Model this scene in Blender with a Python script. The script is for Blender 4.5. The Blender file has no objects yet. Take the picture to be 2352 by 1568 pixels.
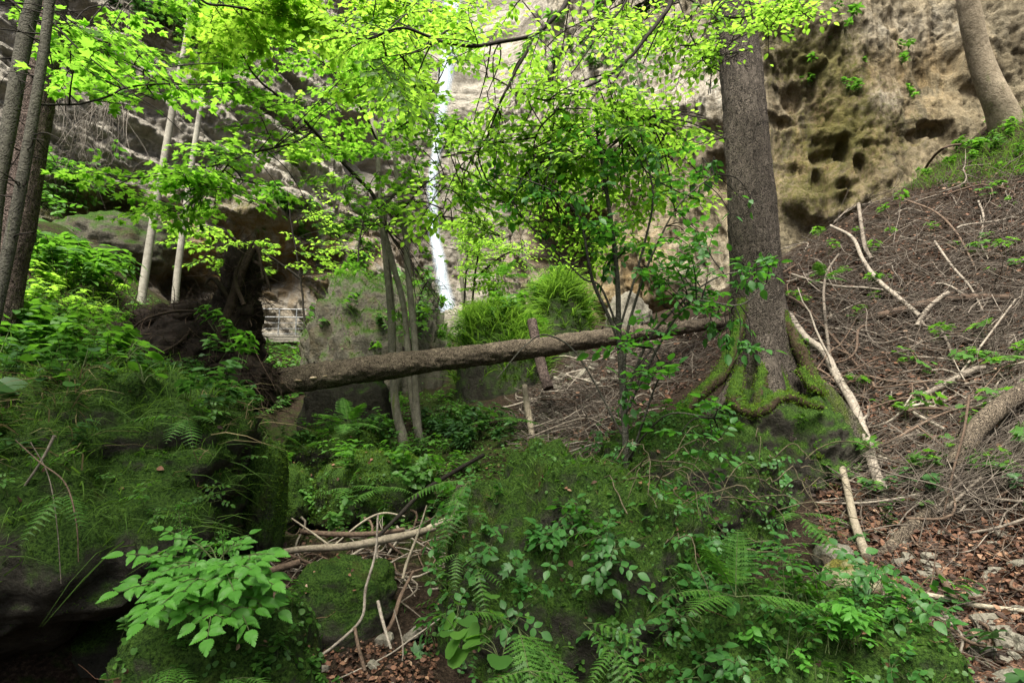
import bpy, math, numpy as np
from mathutils import Vector
rng = np.random.default_rng(11)
sc = bpy.context.scene
col = sc.collection
F, CX, CY, PITCH = 1307.0, 1176.0, 784.0, math.radians(8.5)
cp, sp = math.cos(PITCH), math.sin(PITCH)

def ray(px, py):
    x = (px - CX) / F; up = (CY - py) / F
    return np.array([x, cp - up * sp, sp + up * cp])
def P(px, py, Y):
    r = ray(px, py)
    return r * (Y / r[1])
def proj(p):
    p = np.asarray(p, float)
    f = p[..., 1] * cp + p[..., 2] * sp
    f = np.where(np.abs(f) < 1e-3, 1e-3, f)
    u = -p[..., 1] * sp + p[..., 2] * cp
    return CX + F * p[..., 0] / f, CY - F * u / f, f
def unit(v):
    v = np.asarray(v, float)
    return v / np.maximum(np.linalg.norm(v, axis=-1, keepdims=True), 1e-9)

# ---------- noise ----------
def _hash(i, j, k, s):
    h = (i * 374761393 + j * 668265263 + k * 1274126177 + s * 974634557) & 0xFFFFFFFF
    h = ((h ^ (h >> 13)) * 1103515245) & 0xFFFFFFFF
    h = ((h ^ (h >> 16)) * 2654435761) & 0xFFFFFFFF
    h = h ^ (h >> 15)
    return (h & 0xFFFFFF) / 8388607.5 - 1.0
def vnoise(p, s=0):
    p = np.asarray(p, float)
    i = np.floor(p).astype(np.int64); f = p - i
    f = f * f * f * (f * (f * 6 - 15) + 10)
    out = 0
    for a in (0, 1):
        wa = f[..., 0] if a else 1 - f[..., 0]
        for b in (0, 1):
            wb = f[..., 1] if b else 1 - f[..., 1]
            for c in (0, 1):
                wc = f[..., 2] if c else 1 - f[..., 2]
                out = out + wa * wb * wc * _hash(i[..., 0] + a, i[..., 1] + b, i[..., 2] + c, s)
    return out
def fbm(p, o=4, s=0, lac=2.03, g=0.5):
    p = np.asarray(p, float); a = 1.0; r = 0; t = 0
    for k in range(o):
        r = r + a * vnoise(p + 17.3 * k, s + k); t += a
        p = p * lac; a *= g
    return r / t
def billow(p, o=4, s=0):
    p = np.asarray(p, float); a = 1.0; r = 0; t = 0
    for k in range(o):
        r = r + a * (np.abs(vnoise(p + 9.1 * k, s + k)) * 2 - 0.6); t += a
        p = p * 2.1; a *= 0.5
    return r / t
def sstep(a, b, x):
    t = np.clip((x - a) / (b - a), 0, 1)
    return t * t * (3 - 2 * t)

# ---------- materials ----------
class NT:
    def __init__(self, name):
        self.m = bpy.data.materials.new(name); self.m.use_nodes = True
        self.t = self.m.node_tree; self.t.nodes.clear()
        self.out = self.t.nodes.new('ShaderNodeOutputMaterial')
    def n(self, typ, **kw):
        nd = self.t.nodes.new('ShaderNode' + typ)
        for k, v in kw.items():
            if k.startswith('_'):
                setattr(nd, k[1:], v)
            else:
                key = int(k[1:]) if k[0] == 'i' and k[1:].isdigit() else k.replace('__', ' ')
                s = nd.inputs[key]
                if isinstance(v, bpy.types.NodeSocket): self.t.links.new(v, s)
                else: s.default_value = v
        return nd
    def attr(self, name):
        return self.n('Attribute', _attribute_name=name).outputs['Fac']
    def noise(self, scale, detail=4, rough=0.55, vec=None, dist=0.0):
        kw = {'Vector': vec} if vec is not None else {}
        return self.n('TexNoise', Scale=scale, Detail=detail, Roughness=rough, Distortion=dist, **kw).outputs['Fac']
    def obj(self, scale=(1, 1, 1)):
        c = self.n('TexCoord').outputs['Object']
        return self.n('Mapping', Vector=c, Scale=scale).outputs['Vector']
    def pos(self, scale=(1, 1, 1), rot=(0, 0, 0)):
        c = self.n('NewGeometry').outputs['Position']
        return self.n('Mapping', Vector=c, Scale=scale, Rotation=rot).outputs['Vector']
    def ramp(self, fac, stops):
        nd = self.n('ValToRGB', Fac=fac); cr = nd.color_ramp
        while len(cr.elements) < len(stops): cr.elements.new(0.5)
        for e, (p, c) in zip(cr.elements, stops):
            e.position = p; e.color = (*c, 1) if len(c) == 3 else c
        return nd.outputs['Color']
    def mix(self, fac, a, b, mode='MIX'):
        def c(v): return (*v, 1) if isinstance(v, tuple) and len(v) == 3 else v
        nd = self.t.nodes.new('ShaderNodeMix'); nd.data_type = 'RGBA'; nd.blend_type = mode
        for s, v in ((nd.inputs['Factor'], fac), (nd.inputs[6], c(a)), (nd.inputs[7], c(b))):
            if isinstance(v, bpy.types.NodeSocket): self.t.links.new(v, s)
            else: s.default_value = v
        return nd.outputs[2]
    def math(self, op, a, b=0.5, clamp=False):
        nd = self.t.nodes.new('ShaderNodeMath'); nd.operation = op; nd.use_clamp = clamp
        for s, v in ((nd.inputs[0], a), (nd.inputs[1], b)):
            if isinstance(v, bpy.types.NodeSocket): self.t.links.new(v, s)
            else: s.default_value = v
        return nd.outputs[0]
    def range(self, v, a, b, c=0.0, d=1.0):
        return self.n('MapRange', Value=v, **{'From__Min': a, 'From__Max': b, 'To__Min': c, 'To__Max': d}).outputs['Result']
    def bump(self, h, strength=0.5, dist=0.05, normal=None):
        kw = {'Normal': normal} if normal is not None else {}
        return self.n('Bump', Height=h, Strength=strength, Distance=dist, **kw).outputs['Normal']
    def bsdf(self, color, rough=0.8, normal=None, spec=0.3, **kw):
        c = (*color, 1) if isinstance(color, tuple) and len(color) == 3 else color
        a = {'Base__Color': c, 'Roughness': rough, 'Specular__IOR__Level': spec}
        if normal is not None: a['Normal'] = normal
        a.update(kw)
        return self.n('BsdfPrincipled', **a).outputs['BSDF']
    def done(self, sh):
        self.t.links.new(sh, self.out.inputs['Surface']); return self.m

def leaf_mat(name, dark, light, trans, tmix=0.5, rough=0.5, spec=0.35):
    t = NT(name); r = t.attr('rnd')
    c = t.mix(t.math('ADD', t.math('MULTIPLY', r, 0.75), t.math('MULTIPLY', t.noise(45, 3, 0.6, t.pos()), 0.3), True), dark, light)
    c = t.mix(t.range(t.noise(17, 5, 0.7, t.pos()), 0.66, 0.74, 0, 0.3), c, (0.13, 0.11, 0.025))
    tc = t.mix(r, tuple(x * 0.55 for x in trans), (min(1, trans[0] * 1.3), min(1, trans[1] * 1.15), trans[2] * 1.3))
    b = t.bsdf(c, rough, spec=spec)
    tr = t.n('BsdfTranslucent', Color=tc).outputs['BSDF']
    mx = t.n('MixShader', Fac=tmix, i1=b, i2=tr)
    return t.done(mx.outputs[0])

def bark_mat(name, c1, c2, moss=None, ridge=22.0, zst=0.12, strength=0.8, mossamt=0.0, crackamt=0.9):
    t = NT(name)
    v = t.pos((1, 1, zst))
    n1 = t.noise(ridge, 6, 0.65, v, 0.4); n2 = t.noise(3.0, 5, 0.6, t.pos((1, 1, 0.6)))
    wv = t.n('VectorMath', _operation='ADD', i0=t.pos((1, 1, zst * 1.5)), i1=t.n('TexNoise', Scale=5.0, Detail=3.0, Vector=t.pos()).outputs['Color']).outputs[0]
    vo = t.n('TexVoronoi', Scale=ridge * 1.35, Vector=wv).outputs['Distance']
    crack = t.range(vo, 0.72, 0.42)
    n3 = t.noise(ridge * 3.5, 4, 0.7, t.pos((1, 1, zst * 2)))
    c = t.ramp(t.math('ADD', t.math('MULTIPLY', n1, 0.4), t.math('ADD', t.math('MULTIPLY', n2, 0.35), t.math('MULTIPLY', n3, 0.25))), [(0.34, c1), (0.64, c2)])
    c = t.mix(t.math('MULTIPLY', t.math('SUBTRACT', 1.0, crack, True), crackamt), c, tuple(x * 0.3 for x in c1))
    lich = t.range(t.noise(2.6, 6, 0.7, t.pos()), 0.56, 0.72, 0, 0.5)
    c = t.mix(lich, c, tuple(min(1, x * 1.5) for x in c2))
    if mossamt > 0:
        m = t.math('MULTIPLY', t.attr('moss'), mossamt)
        m = t.range(t.math('ADD', m, t.math('MULTIPLY', t.noise(9, 5), 0.8)), 0.75, 0.95)
        mc = t.ramp(t.noise(30, 4), [(0.3, (0.03, 0.06, 0.008)), (0.7, (0.13, 0.19, 0.02))])
        c = t.mix(m, c, mc)
    h = t.math('ADD', t.math('MULTIPLY', crack, crackamt * 1.1), t.math('ADD', n1, t.math('MULTIPLY', n3, 0.4)))
    return t.done(t.bsdf(c, 0.9, t.bump(h, strength, 0.03), spec=0.15))

def mossrock_mat(name, r1, r2, m1=(0.022, 0.056, 0.010), m2=(0.088, 0.17, 0.026), lo=0.0, hi=0.45, ochre=0.0):
    """rock with moss wherever the surface faces up enough"""
    t = NT(name)
    g = t.n('NewGeometry')
    nz = t.n('SeparateXYZ', Vector=g.outputs['Normal']).outputs['Z']
    big = t.noise(2.2, 5, 0.6, t.pos()); fine = t.noise(24, 6, 0.7, t.pos()); mid = t.noise(8, 5, 0.6, t.pos())
    k = t.math('ADD', nz, t.math('MULTIPLY', t.math('SUBTRACT', mid, 0.5), 1.5))
    k = t.math('ADD', k, t.math('MULTIPLY', t.math('SUBTRACT', big, 0.5), 1.2))
    k = t.math('ADD', k, t.attr('moss'))
    m = t.range(k, lo, hi)
    vor = t.noise(70, 4, 0.7, t.pos())
    rock = t.ramp(t.math('ADD', t.math('MULTIPLY', vor, 0.3), t.math('ADD', t.math('MULTIPLY', fine, 0.4), t.math('MULTIPLY', mid, 0.3))), [(0.34, r1), (0.66, r2)])
    if ochre: rock = t.mix(t.range(big, 0.5, 0.75, 0, ochre), rock, (0.22, 0.15, 0.05))
    moss = t.ramp(t.math('ADD', t.math('MULTIPLY', mid, 0.55), t.math('MULTIPLY', fine, 0.45)), [(0.33, m1), (0.5, tuple((a + b) * 0.45 for a, b in zip(m1, m2))), (0.7, m2)])
    moss = t.mix(t.range(vor, 0.42, 0.62), moss, tuple(x * 0.45 for x in m1))
    brown = t.range(t.noise(3.7, 4, 0.6, t.pos((1, 1, 0.7))), 0.6, 0.72, 0, 0.4)
    moss = t.mix(brown, moss, (0.06, 0.04, 0.015))
    c = t.mix(m, rock, moss)
    h = t.math('ADD', t.math('MULTIPLY', fine, 0.8), t.math('MULTIPLY', mid, 1.2))
    h = t.math('SUBTRACT', h, t.math('MULTIPLY', t.math('MULTIPLY', vor, m), 0.7))
    return t.done(t.bsdf(c, 0.92, t.bump(h, 0.9, 0.04), spec=0.12))

def wood_mat(name, c1, c2, sc_=14.0):
    t = NT(name)
    n1 = t.noise(sc_, 6, 0.65, t.pos()); n2 = t.noise(sc_ * 4, 4, 0.6, t.pos())
    c = t.ramp(t.math('ADD', t.math('MULTIPLY', n1, 0.6), t.math('MULTIPLY', n2, 0.4)), [(0.35, c1), (0.63, c2)])
    rnd = t.n('ObjectInfo').outputs['Random']
    c = t.mix(t.range(rnd, 0.1, 1.0, 0.0, 0.75), c, t.mix(1.0, c, (0.30, 0.27, 0.25), 'MULTIPLY'))
    return t.done(t.bsdf(c, 0.85, t.bump(t.math('ADD', n1, n2), 0.5, 0.01), spec=0.2))

# ---------- mesh builder ----------
class MB:
    def __init__(s): s.v = []; s.f = []; s.a = []; s.b = []; s.n = 0
    def add(s, v, f, a=0.5, b=0.0):
        v = np.asarray(v, float)
        s.v.append(v); s.f.append(np.asarray(f, np.int64) + s.n)
        s.a.append(np.broadcast_to(np.asarray(a, float), (len(v),))); s.b.append(np.broadcast_to(np.asarray(b, float), (len(v),)))
        s.n += len(v)
    def verts(s): return np.concatenate(s.v)
    def build(s, name, mat, parent=None, smooth=True, origin=None, extra=None):
        v = np.concatenate(s.v)
        if parent is not None: origin = np.array(parent.get('_o', (0, 0, 0)), float)
        elif origin is None: origin = np.array([*(v[:, :2].min(0) + v[:, :2].max(0)) / 2, v[:, 2].min()])
        origin = np.asarray(origin, float)
        me = bpy.data.meshes.new(name)
        vl = v - origin
        me.vertices.add(len(vl)); me.vertices.foreach_set('co', vl.astype(np.float32).ravel())
        tot = np.concatenate([np.full(len(f), f.shape[1]) for f in s.f])
        idx = np.concatenate([f.ravel() for f in s.f])
        me.loops.add(len(idx)); me.loops.foreach_set('vertex_index', idx.astype(np.int32))
        me.polygons.add(len(tot))
        st = np.concatenate([[0], np.cumsum(tot)[:-1]])
        me.polygons.foreach_set('loop_start', st.astype(np.int32)); me.polygons.foreach_set('loop_total', tot.astype(np.int32))
        me.polygons.foreach_set('use_smooth', np.full(len(tot), bool(smooth)))
        at = {'rnd': np.concatenate(s.a), 'moss': np.concatenate(s.b)}
        if extra: at.update(extra)
        for k, d in at.items():
            A = me.attributes.new(k, 'FLOAT', 'POINT'); A.data.foreach_set('value', np.asarray(d, np.float32))
        me.update(calc_edges=True)
        o = bpy.data.objects.new(name, me); col.objects.link(o)
        me.materials.append(mat)
        if parent is not None: o.parent = parent
        else: o.location = origin; o['_o'] = [float(x) for x in origin]
        return o

def empty(name, loc):
    o = bpy.data.objects.new(name, None); col.objects.link(o)
    o.location = [float(x) for x in loc]; o['_o'] = [float(x) for x in loc]; o.empty_display_size = 0.1
    return o
def tag(o, label=None, cat=None, group=None, kind=None):
    for k, v in (('label', label), ('category', cat), ('group', group), ('kind', kind)):
        if v: o[k] = v
    return o

def smooth_line(pts, n=None, r=None):
    """Catmull-Rom through pts, n samples in all"""
    p = np.asarray(pts, float)
    if n is None: n = max(6, 4 * (len(p) - 1))
    q = np.vstack([2 * p[0] - p[1], p, 2 * p[-1] - p[-2]])
    t = np.linspace(0, len(p) - 1 - 1e-6, n); i = t.astype(int); u = (t - i)[:, None]
    a, b, c, d = q[i], q[i + 1], q[i + 2], q[i + 3]
    out = 0.5 * (2 * b + (c - a) * u + (2 * a - 5 * b + 4 * c - d) * u**2 + (3 * b - a - 3 * c + d) * u**3)
    if r is None: return out
    return out, np.interp(t, np.arange(len(p)), r)

def tube(mb, pts, rad, k=6, a=0.5, b=0.0, cap=True, lump=0.0, seed=0, lumpscale=(3, 3, 3), bark=None, flare=None):
    p = np.asarray(pts, float); n = len(p)
    rad = np.broadcast_to(np.asarray(rad, float), (n,))
    tg = unit(np.gradient(p, axis=0))
    ref = np.array([0, 0, 1.0]) if abs(tg[0][2]) < 0.9 else np.array([1.0, 0, 0])
    u = unit(np.cross(tg, ref)) 
    # parallel transport
    for i in range(1, n):
        x = u[i - 1] - tg[i] * np.dot(u[i - 1], tg[i]); u[i] = x / max(np.linalg.norm(x), 1e-9)
    w = np.cross(tg, u)
    th = np.linspace(0, 2 * np.pi, k, endpoint=False)
    d = u[:, None, :] * np.cos(th)[None, :, None] + w[:, None, :] * np.sin(th)[None, :, None]
    rr = np.repeat(rad[:, None], k, 1)
    if lump > 0:
        q = p[:, None, :] + d * rad[:, None, None]
        rr = rr * (1 + lump * fbm(q * np.array(lumpscale), 3, seed))
    if flare is not None:   # buttresses: (per point strength, [(angle, width, height)])
        lob = sum(h_ * np.exp(-(((th - a_ + np.pi) % (2 * np.pi) - np.pi) / w_) ** 2) for a_, w_, h_ in flare[1])
        rr = rr * (1 + np.asarray(flare[0])[:, None] * (lob - 0.45)[None, :])
    if bark is not None:   # (height m, scale across, scale along xyz): plates and furrows standing off the trunk
        q = p[:, None, :] + d * rad[:, None, None]
        rr = rr + bark[0] * (billow(q * np.array(bark[1]), 3, seed + 3) + 0.5 * fbm(q * np.array(bark[1]) * 2.7, 2, seed + 5))
    v = (p[:, None, :] + d * rr[:, :, None]).reshape(-1, 3)
    i = np.arange(n - 1)[:, None] * k; j = np.arange(k)[None, :]; j2 = (j + 1) % k
    f = np.stack([i + j, i + j2, i + k + j2, i + k + j], -1).reshape(-1, 4)
    ab = np.repeat(np.broadcast_to(np.asarray(b, float), (n,)), k)
    o = mb.n
    mb.add(v, f, a, ab)
    if cap:
        for e in (0, n - 1):
            mb.add(np.vstack([v[e * k:(e + 1) * k], p[e][None]]), [[x, (x + 1) % k, k] for x in range(k)], a, 0)
    return v

def twigs(mb, starts, dirs, L, rad, seg=5, k=3, wig=0.25, grav=0.0, a=None):
    """many thin curved tubes at once"""
    n = len(starts); s = np.linspace(0, 1, seg)
    d = unit(dirs)
    up = np.array([0, 0, 1.0]); side = unit(np.cross(d, up + 0.01 * rng.normal(size=(n, 3)))); w = np.cross(side, d)
    c1 = rng.normal(size=(n, 1, 1)) * wig; c2 = rng.normal(size=(n, 1, 1)) * wig; ph = rng.uniform(0, 6, (n, 1, 1))
    S = s[None, :, None]; LL = np.asarray(L, float).reshape(-1, 1, 1)
    p = starts[:, None, :] + LL * (d[:, None] * S + side[:, None] * (c1 * S * S + 0.12 * wig * np.sin(S * 7 + ph)) + w[:, None] * (c2 * S * S * 0.6 + 0.12 * wig * np.cos(S * 6 + ph)))
    p[..., 2] -= (LL * grav * S**2)[..., 0]
    th = np.linspace(0, 2 * np.pi, k, endpoint=False)
    ring = side[:, None, :] * np.cos(th)[None, :, None] + w[:, None, :] * np.sin(th)[None, :, None]
    R = np.asarray(rad, float).reshape(-1, 1, 1, 1) * (1 - 0.65 * s)[None, :, None, None]
    v = (p[:, :, None, :] + ring[:, None] * R).reshape(-1, 3)
    base = (np.arange(n) * seg * k)[:, None, None]; i = (np.arange(seg - 1) * k)[None, :, None]; j = np.arange(k)[None, None, :]; j2 = (j + 1) % k
    f = np.stack([base + i + j, base + i + j2, base + i + k + j2, base + i + k + j], -1).reshape(-1, 4)
    aa = rng.random(n) if a is None else a
    mb.add(v, f, np.repeat(aa, seg * k))
    return p

# ---------- leaf templates: (verts in x across, y along, z up), faces ----------
def fan(outline, c, fold=0.0, curl=0.0):
    v = np.array([(c[0], c[1], 0)] + [(x, y, 0) for x, y in outline], float)
    v[:, 2] = fold * np.abs(v[:, 0]) - curl * v[:, 1] ** 2
    n = len(outline)
    return v, np.array([[0, 1 + i, 1 + (i + 1) % n] for i in range(n)])
_mh = [(0.10, 0.02), (0.30, -0.02), (0.50, 0.10), (0.36, 0.20), (0.56, 0.46), (0.60, 0.62), (0.40, 0.56), (0.20, 0.52), (0.22, 0.74), (0.10, 0.80)]
MAPLE = fan([(0, 0)] + _mh + [(0, 1.0)] + [(-x, y) for x, y in _mh[::-1]], (0, 0.3), 0.16, 0.22)
_oh = [(0.16, 0.12), (0.29, 0.34), (0.28, 0.56), (0.15, 0.82)]
OVAL = fan([(0, 0)] + _oh + [(0, 1.0)] + [(-x, y) for x, y in _oh[::-1]], (0, 0.4), 0.22, 0.18)
_ph = [(0.2, 0.06), (0.34, 0.25), (0.35, 0.45), (0.25, 0.66), (0.12, 0.84), (0.04, 0.93)]
POINTED = fan([(0, 0)] + _ph + [(0, 1.06)] + [(-x, y) for x, y in _ph[::-1]], (0, 0.4), 0.24, 0.22)
_sh = []
for _i in range(9):
    _y = 0.05 + _i * 0.1; _w = 0.33 * math.sin(math.pi * min(1, (_y + 0.06)) ** 0.85) ** 0.8 + 0.015
    _sh += [(_w * 0.9, _y), (_w * 1.05, _y + 0.065)]
SERR = fan([(0, 0)] + _sh + [(0, 1.1)] + [(-x, y) for x, y in _sh[::-1]], (0, 0.4), 0.2, 0.2)
SERR[0][2:-1, 2] += 0.022 * np.where(np.arange(len(SERR[0]) - 3) % 2 == 0, 1, -1)
_lh = [(0.09, 0.12), (0.17, 0.38), (0.12, 0.7)]
LANCE = fan([(0, 0)] + _lh + [(0, 1.0)] + [(-x, y) for x, y in _lh[::-1]], (0, 0.4), 0.2, 0.35)
_rh = [(0.3, -0.06), (0.52, 0.18), (0.5, 0.5), (0.3, 0.85)]
ROUND = fan([(0, 0.06)] + _rh + [(0, 0.95)] + [(-x, y) for x, y in _rh[::-1]], (0, 0.4), 0.12, 0.15)
DIAM = (np.array([(0, 0, 0), (0.28, 0.45, 0.06), (0, 1, -0.1), (-0.28, 0.45, 0.06)], float), np.array([[0, 1, 2], [0, 2, 3]]))
BLADE = (np.array([(-0.03, 0, 0), (0.03, 0, 0), (0.018, 0.6, 0.0), (-0.018, 0.6, 0.0), (0, 1, -0.12)], float), np.array([[0, 1, 2], [0, 2, 3], [3, 2, 4]]))
TUFT = (np.array([(-0.16, 0, 0), (0.16, 0, 0), (0, 1, 0)], float), np.array([[0, 1, 2]]))
def _pinna():
    # a frond leaflet: comb of small lobes folded into one outline
    o = []; 
    for i in range(7):
        y = 0.04 + i * 0.135; w = 0.125 * (1 - i / 8.5)
        o += [(w * 0.5, y), (w, y + 0.07)]
    return fan([(0, 0)] + o + [(0, 1)] + [(-x, y) for x, y in o[::-1]], (0, 0.4), 0.1, 0.1)
PINNA = _pinna()

def leaves(mb, tpl, pos, d, nrm, scale, a=None, width=1.0):
    pos = np.asarray(pos, float); n = len(pos)
    if n == 0: return
    y = unit(d); x = unit(np.cross(y, nrm)); z = np.cross(x, y)
    V = tpl[0] * np.array([width, 1, 1]); S = np.broadcast_to(np.asarray(scale, float), (n,))[:, None, None]
    v = pos[:, None, :] + S * (V[None, :, 0:1] * x[:, None] + V[None, :, 1:2] * y[:, None] + V[None, :, 2:3] * z[:, None])
    k = len(V)
    f = (tpl[1][None] + (np.arange(n) * k)[:, None, None]).reshape(-1, tpl[1].shape[1])
    aa = rng.random(n) if a is None else np.broadcast_to(a, (n,))
    mb.add(v.reshape(-1, 3), f, np.repeat(aa, k))
# ---------- camera, light ----------
cam = bpy.data.cameras.new('camera'); cam.lens = 20.0; cam.sensor_width = 36.0; cam.clip_end = 500; cam.clip_start = 0.05
co = bpy.data.objects.new('camera', cam); col.objects.link(co); co.rotation_euler = (math.pi / 2 + PITCH, 0, 0); sc.camera = co
SUN_EL, SUN_AZ = math.radians(61), math.radians(-168)   # azimuth from +Y towards +X
sd = Vector((math.sin(SUN_AZ) * math.cos(SUN_EL), math.cos(SUN_AZ) * math.cos(SUN_EL), math.sin(SUN_EL)))
L = bpy.data.lights.new('sun', 'SUN'); L.energy = 3.0; L.angle = math.radians(32); L.color = (1.0, 0.96, 0.86)
lo = bpy.data.objects.new('sun', L); col.objects.link(lo); lo.rotation_euler = (-sd).to_track_quat('-Z', 'Y').to_euler(); lo.location = (0, 0, 40)
w = bpy.data.worlds.new('World'); sc.world = w; w.use_nodes = True
nt = w.node_tree; bg = nt.nodes['Background']
sky = nt.nodes.new('ShaderNodeTexSky'); sky.sky_type = 'NISHITA'; sky.sun_disc = False
sky.sun_elevation = SUN_EL; sky.sun_rotation = SUN_AZ; sky.air_density = 1.0; sky.dust_density = 6.0; sky.ozone_density = 0.6
nt.links.new(sky.outputs[0], bg.inputs[0]); bg.inputs[1].default_value = 0.055
vs = sc.view_settings; vs.view_transform = 'Standard'; vs.look = 'None'; vs.exposure = 1.98; vs.gamma = 1
cy = sc.cycles; cy.max_bounces = 7; cy.diffuse_bounces = 3; cy.transmission_bounces = 4; cy.transparent_max_bounces = 8; cy.glossy_bounces = 2
cy.caustics_reflective = False; cy.caustics_refractive = False; cy.use_denoising = True

# ---------- terrain ----------
CTRL = [P(*c) for c in [
 (60,900,5.0),(300,880,5.3),(60,720,7.2),(250,760,7.2),(430,860,6.8),(60,610,9.5),(250,650,9.8),(150,520,14),(330,700,12.5),(450,750,12),(530,930,7),
 (610,1060,9),(600,1150,6.8),(650,1230,5.4),(760,1250,5.0),(900,1480,3.7),(850,1568,3.2),(620,1370,4.3),(640,960,11),(630,850,19),
 (750,1030,8.6),(850,1030,8.6),(950,1050,8.3),(1060,1050,8.3),(900,1150,6.6),(1050,1130,6.7),(870,1220,5.6),(1000,1250,5.1),
 (850,800,17),(1040,745,21),(1060,800,15),
 (1200,1010,8.6),(1300,1000,8.3),(1400,950,8.5),(1300,870,10.2),(1450,850,9.9),(1260,1060,7.2),(1350,1110,6.2),(1400,735,14),(1560,750,11.2),(1620,705,12.3),(1280,780,14),
 (1900,1350,3.9),(2000,1310,4.2),(2100,1500,3.1),(2350,1500,3.1),(2250,1250,4.3),(2350,1100,4.7),(1900,1150,5.5),(2050,1100,5.3),(1890,950,7.2),(2100,900,6.7),(2350,900,5.9),
 (1850,750,8.9),(2100,750,8.1),(2350,750,7.2),(1800,600,10.9),(2000,600,9.8),(2200,600,9.2),(2352,600,8.6),(1900,530,11.8),(2000,470,12),(2150,400,12),(2300,270,12.6),(2352,400,10.6),(2400,220,13.5)]]
CTRL += [np.array(c, float) for c in [(0.5,4.4,-1.5),(1.4,3.6,-1.5),(2.4,6.0,-0.9),(-2.5,6.4,-1.35),(-1.9,7.4,-0.85),(-2.9,8.2,-0.7),(1.5,5.8,-0.9),(0,1.5,-1.6),(2,1.5,-1.5),(-1.6,2.4,-2.3),(-2.2,3.5,-1.9),(-3,2.5,-2.2),(-4.5,4.2,0.1),(5,1.5,-0.9),(8,4,2.2),(-5,2,-0.8),(-9,6,2.2),
 (0,-3,-1.6),(-8,-3,0),(8,-3,1.5),(-16,12,5.5),(-12,3,3.2),(14,8,8),(18,14,11),(-10,20,2.0),(-3,28,2.0),(4,18,2.6),(8,16,4),(-15,20,4),(-25,5,8),(25,5,14),(0,-14,-1.2),(-20,-14,3),(20,-14,6),(0,36,4),(-25,36,8),(25,36,12)]]
CTRL = np.array(CTRL)
_D = np.linalg.norm(CTRL[:, None, :2] - CTRL[None, :, :2], axis=-1)
_A = np.block([[-_D + 0.04 * np.eye(len(CTRL)), np.ones((len(CTRL), 1)), CTRL[:, :2]], [np.ones((1, len(CTRL))), np.zeros((1, 3))], [CTRL[:, :2].T, np.zeros((2, 3))]])
_W = np.linalg.solve(_A, np.concatenate([CTRL[:, 2], [0, 0, 0]]))
def terr_raw(x, y):
    q = np.stack([np.asarray(x, float), np.asarray(y, float)], -1)
    d = np.linalg.norm(q[..., None, :] - CTRL[:, :2], axis=-1)
    z = -(d @ _W[:len(CTRL)]) + _W[-3] + q @ _W[-2:]
    p3 = np.concatenate([q, np.zeros(q.shape[:-1] + (1,))], -1)
    return z + 0.10 * fbm(p3 * 1.3, 4, 5) + 0.05 * fbm(p3 * 5, 3, 8)
GX = np.concatenate([np.linspace(-40, -12, 25)[:-1], np.linspace(-12, 14, 330), np.linspace(14, 40, 25)[1:]])
GY = np.concatenate([np.linspace(-24, 1.0, 26)[:-1], np.linspace(1.0, 13, 230), np.linspace(13, 40, 90)[1:]])
_X, _Y = np.meshgrid(GX, GY)
GZ = np.concatenate([terr_raw(_X[i:i + 20], _Y[i:i + 20]) for i in range(0, len(GY), 20)])
def terr(x, y):
    x = np.asarray(x, float); y = np.asarray(y, float)
    i = np.clip(np.searchsorted(GX, x) - 1, 0, len(GX) - 2); j = np.clip(np.searchsorted(GY, y) - 1, 0, len(GY) - 2)
    u = np.clip((x - GX[i]) / (GX[i + 1] - GX[i]), 0, 1); v = np.clip((y - GY[j]) / (GY[j + 1] - GY[j]), 0, 1)
    return GZ[j, i] * (1 - u) * (1 - v) + GZ[j, i + 1] * u * (1 - v) + GZ[j + 1, i] * (1 - u) * v + GZ[j + 1, i + 1] * u * v
def onT(px, py, lift=0.0, ymin=1.5, ymax=30):
    """the point of the ground seen at px, py"""
    r = ray(px, py); r = r / r[1]
    ys = np.linspace(ymin, ymax, 1500)
    h = r[2] * ys - terr(r[0] * ys, ys)
    k = np.nonzero(h < 0)[0]
    y = ys[k[0]] if len(k) else ymax
    return np.array([r[0] * y, y, terr(r[0] * y, y) + lift])
def onTs(px, py, ymin=1.5, ymax=26, n=260):
    px = np.asarray(px, float); py = np.asarray(py, float)
    x = (px - CX) / F; up = (CY - py) / F
    ry = cp - up * sp; rx = x / ry; rz = (sp + up * cp) / ry
    ys = ymin * (ymax / ymin) ** np.linspace(0, 1, n)
    h = rz[:, None] * ys - terr(rx[:, None] * ys, np.broadcast_to(ys, (len(px), n)))
    hit = h < 0; k = np.where(hit.any(1), hit.argmax(1), n - 1); k = np.clip(k, 1, n - 1)
    r_ = np.arange(len(px)); a, b = h[r_, k - 1], h[r_, k]; t = np.clip(a / np.where(np.abs(a - b) < 1e-9, 1, a - b), 0, 1)
    y = ys[k - 1] + (ys[k] - ys[k - 1]) * t
    return np.stack([rx * y, y, terr(rx * y, y)], -1), hit.any(1)
def tnormal(x, y, e=0.12):
    return unit(np.stack([-(terr(x + e, y) - terr(x - e, y)) / (2 * e), -(terr(x, y + e) - terr(x, y - e)) / (2 * e), np.ones_like(np.asarray(x, float))], -1))

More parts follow.
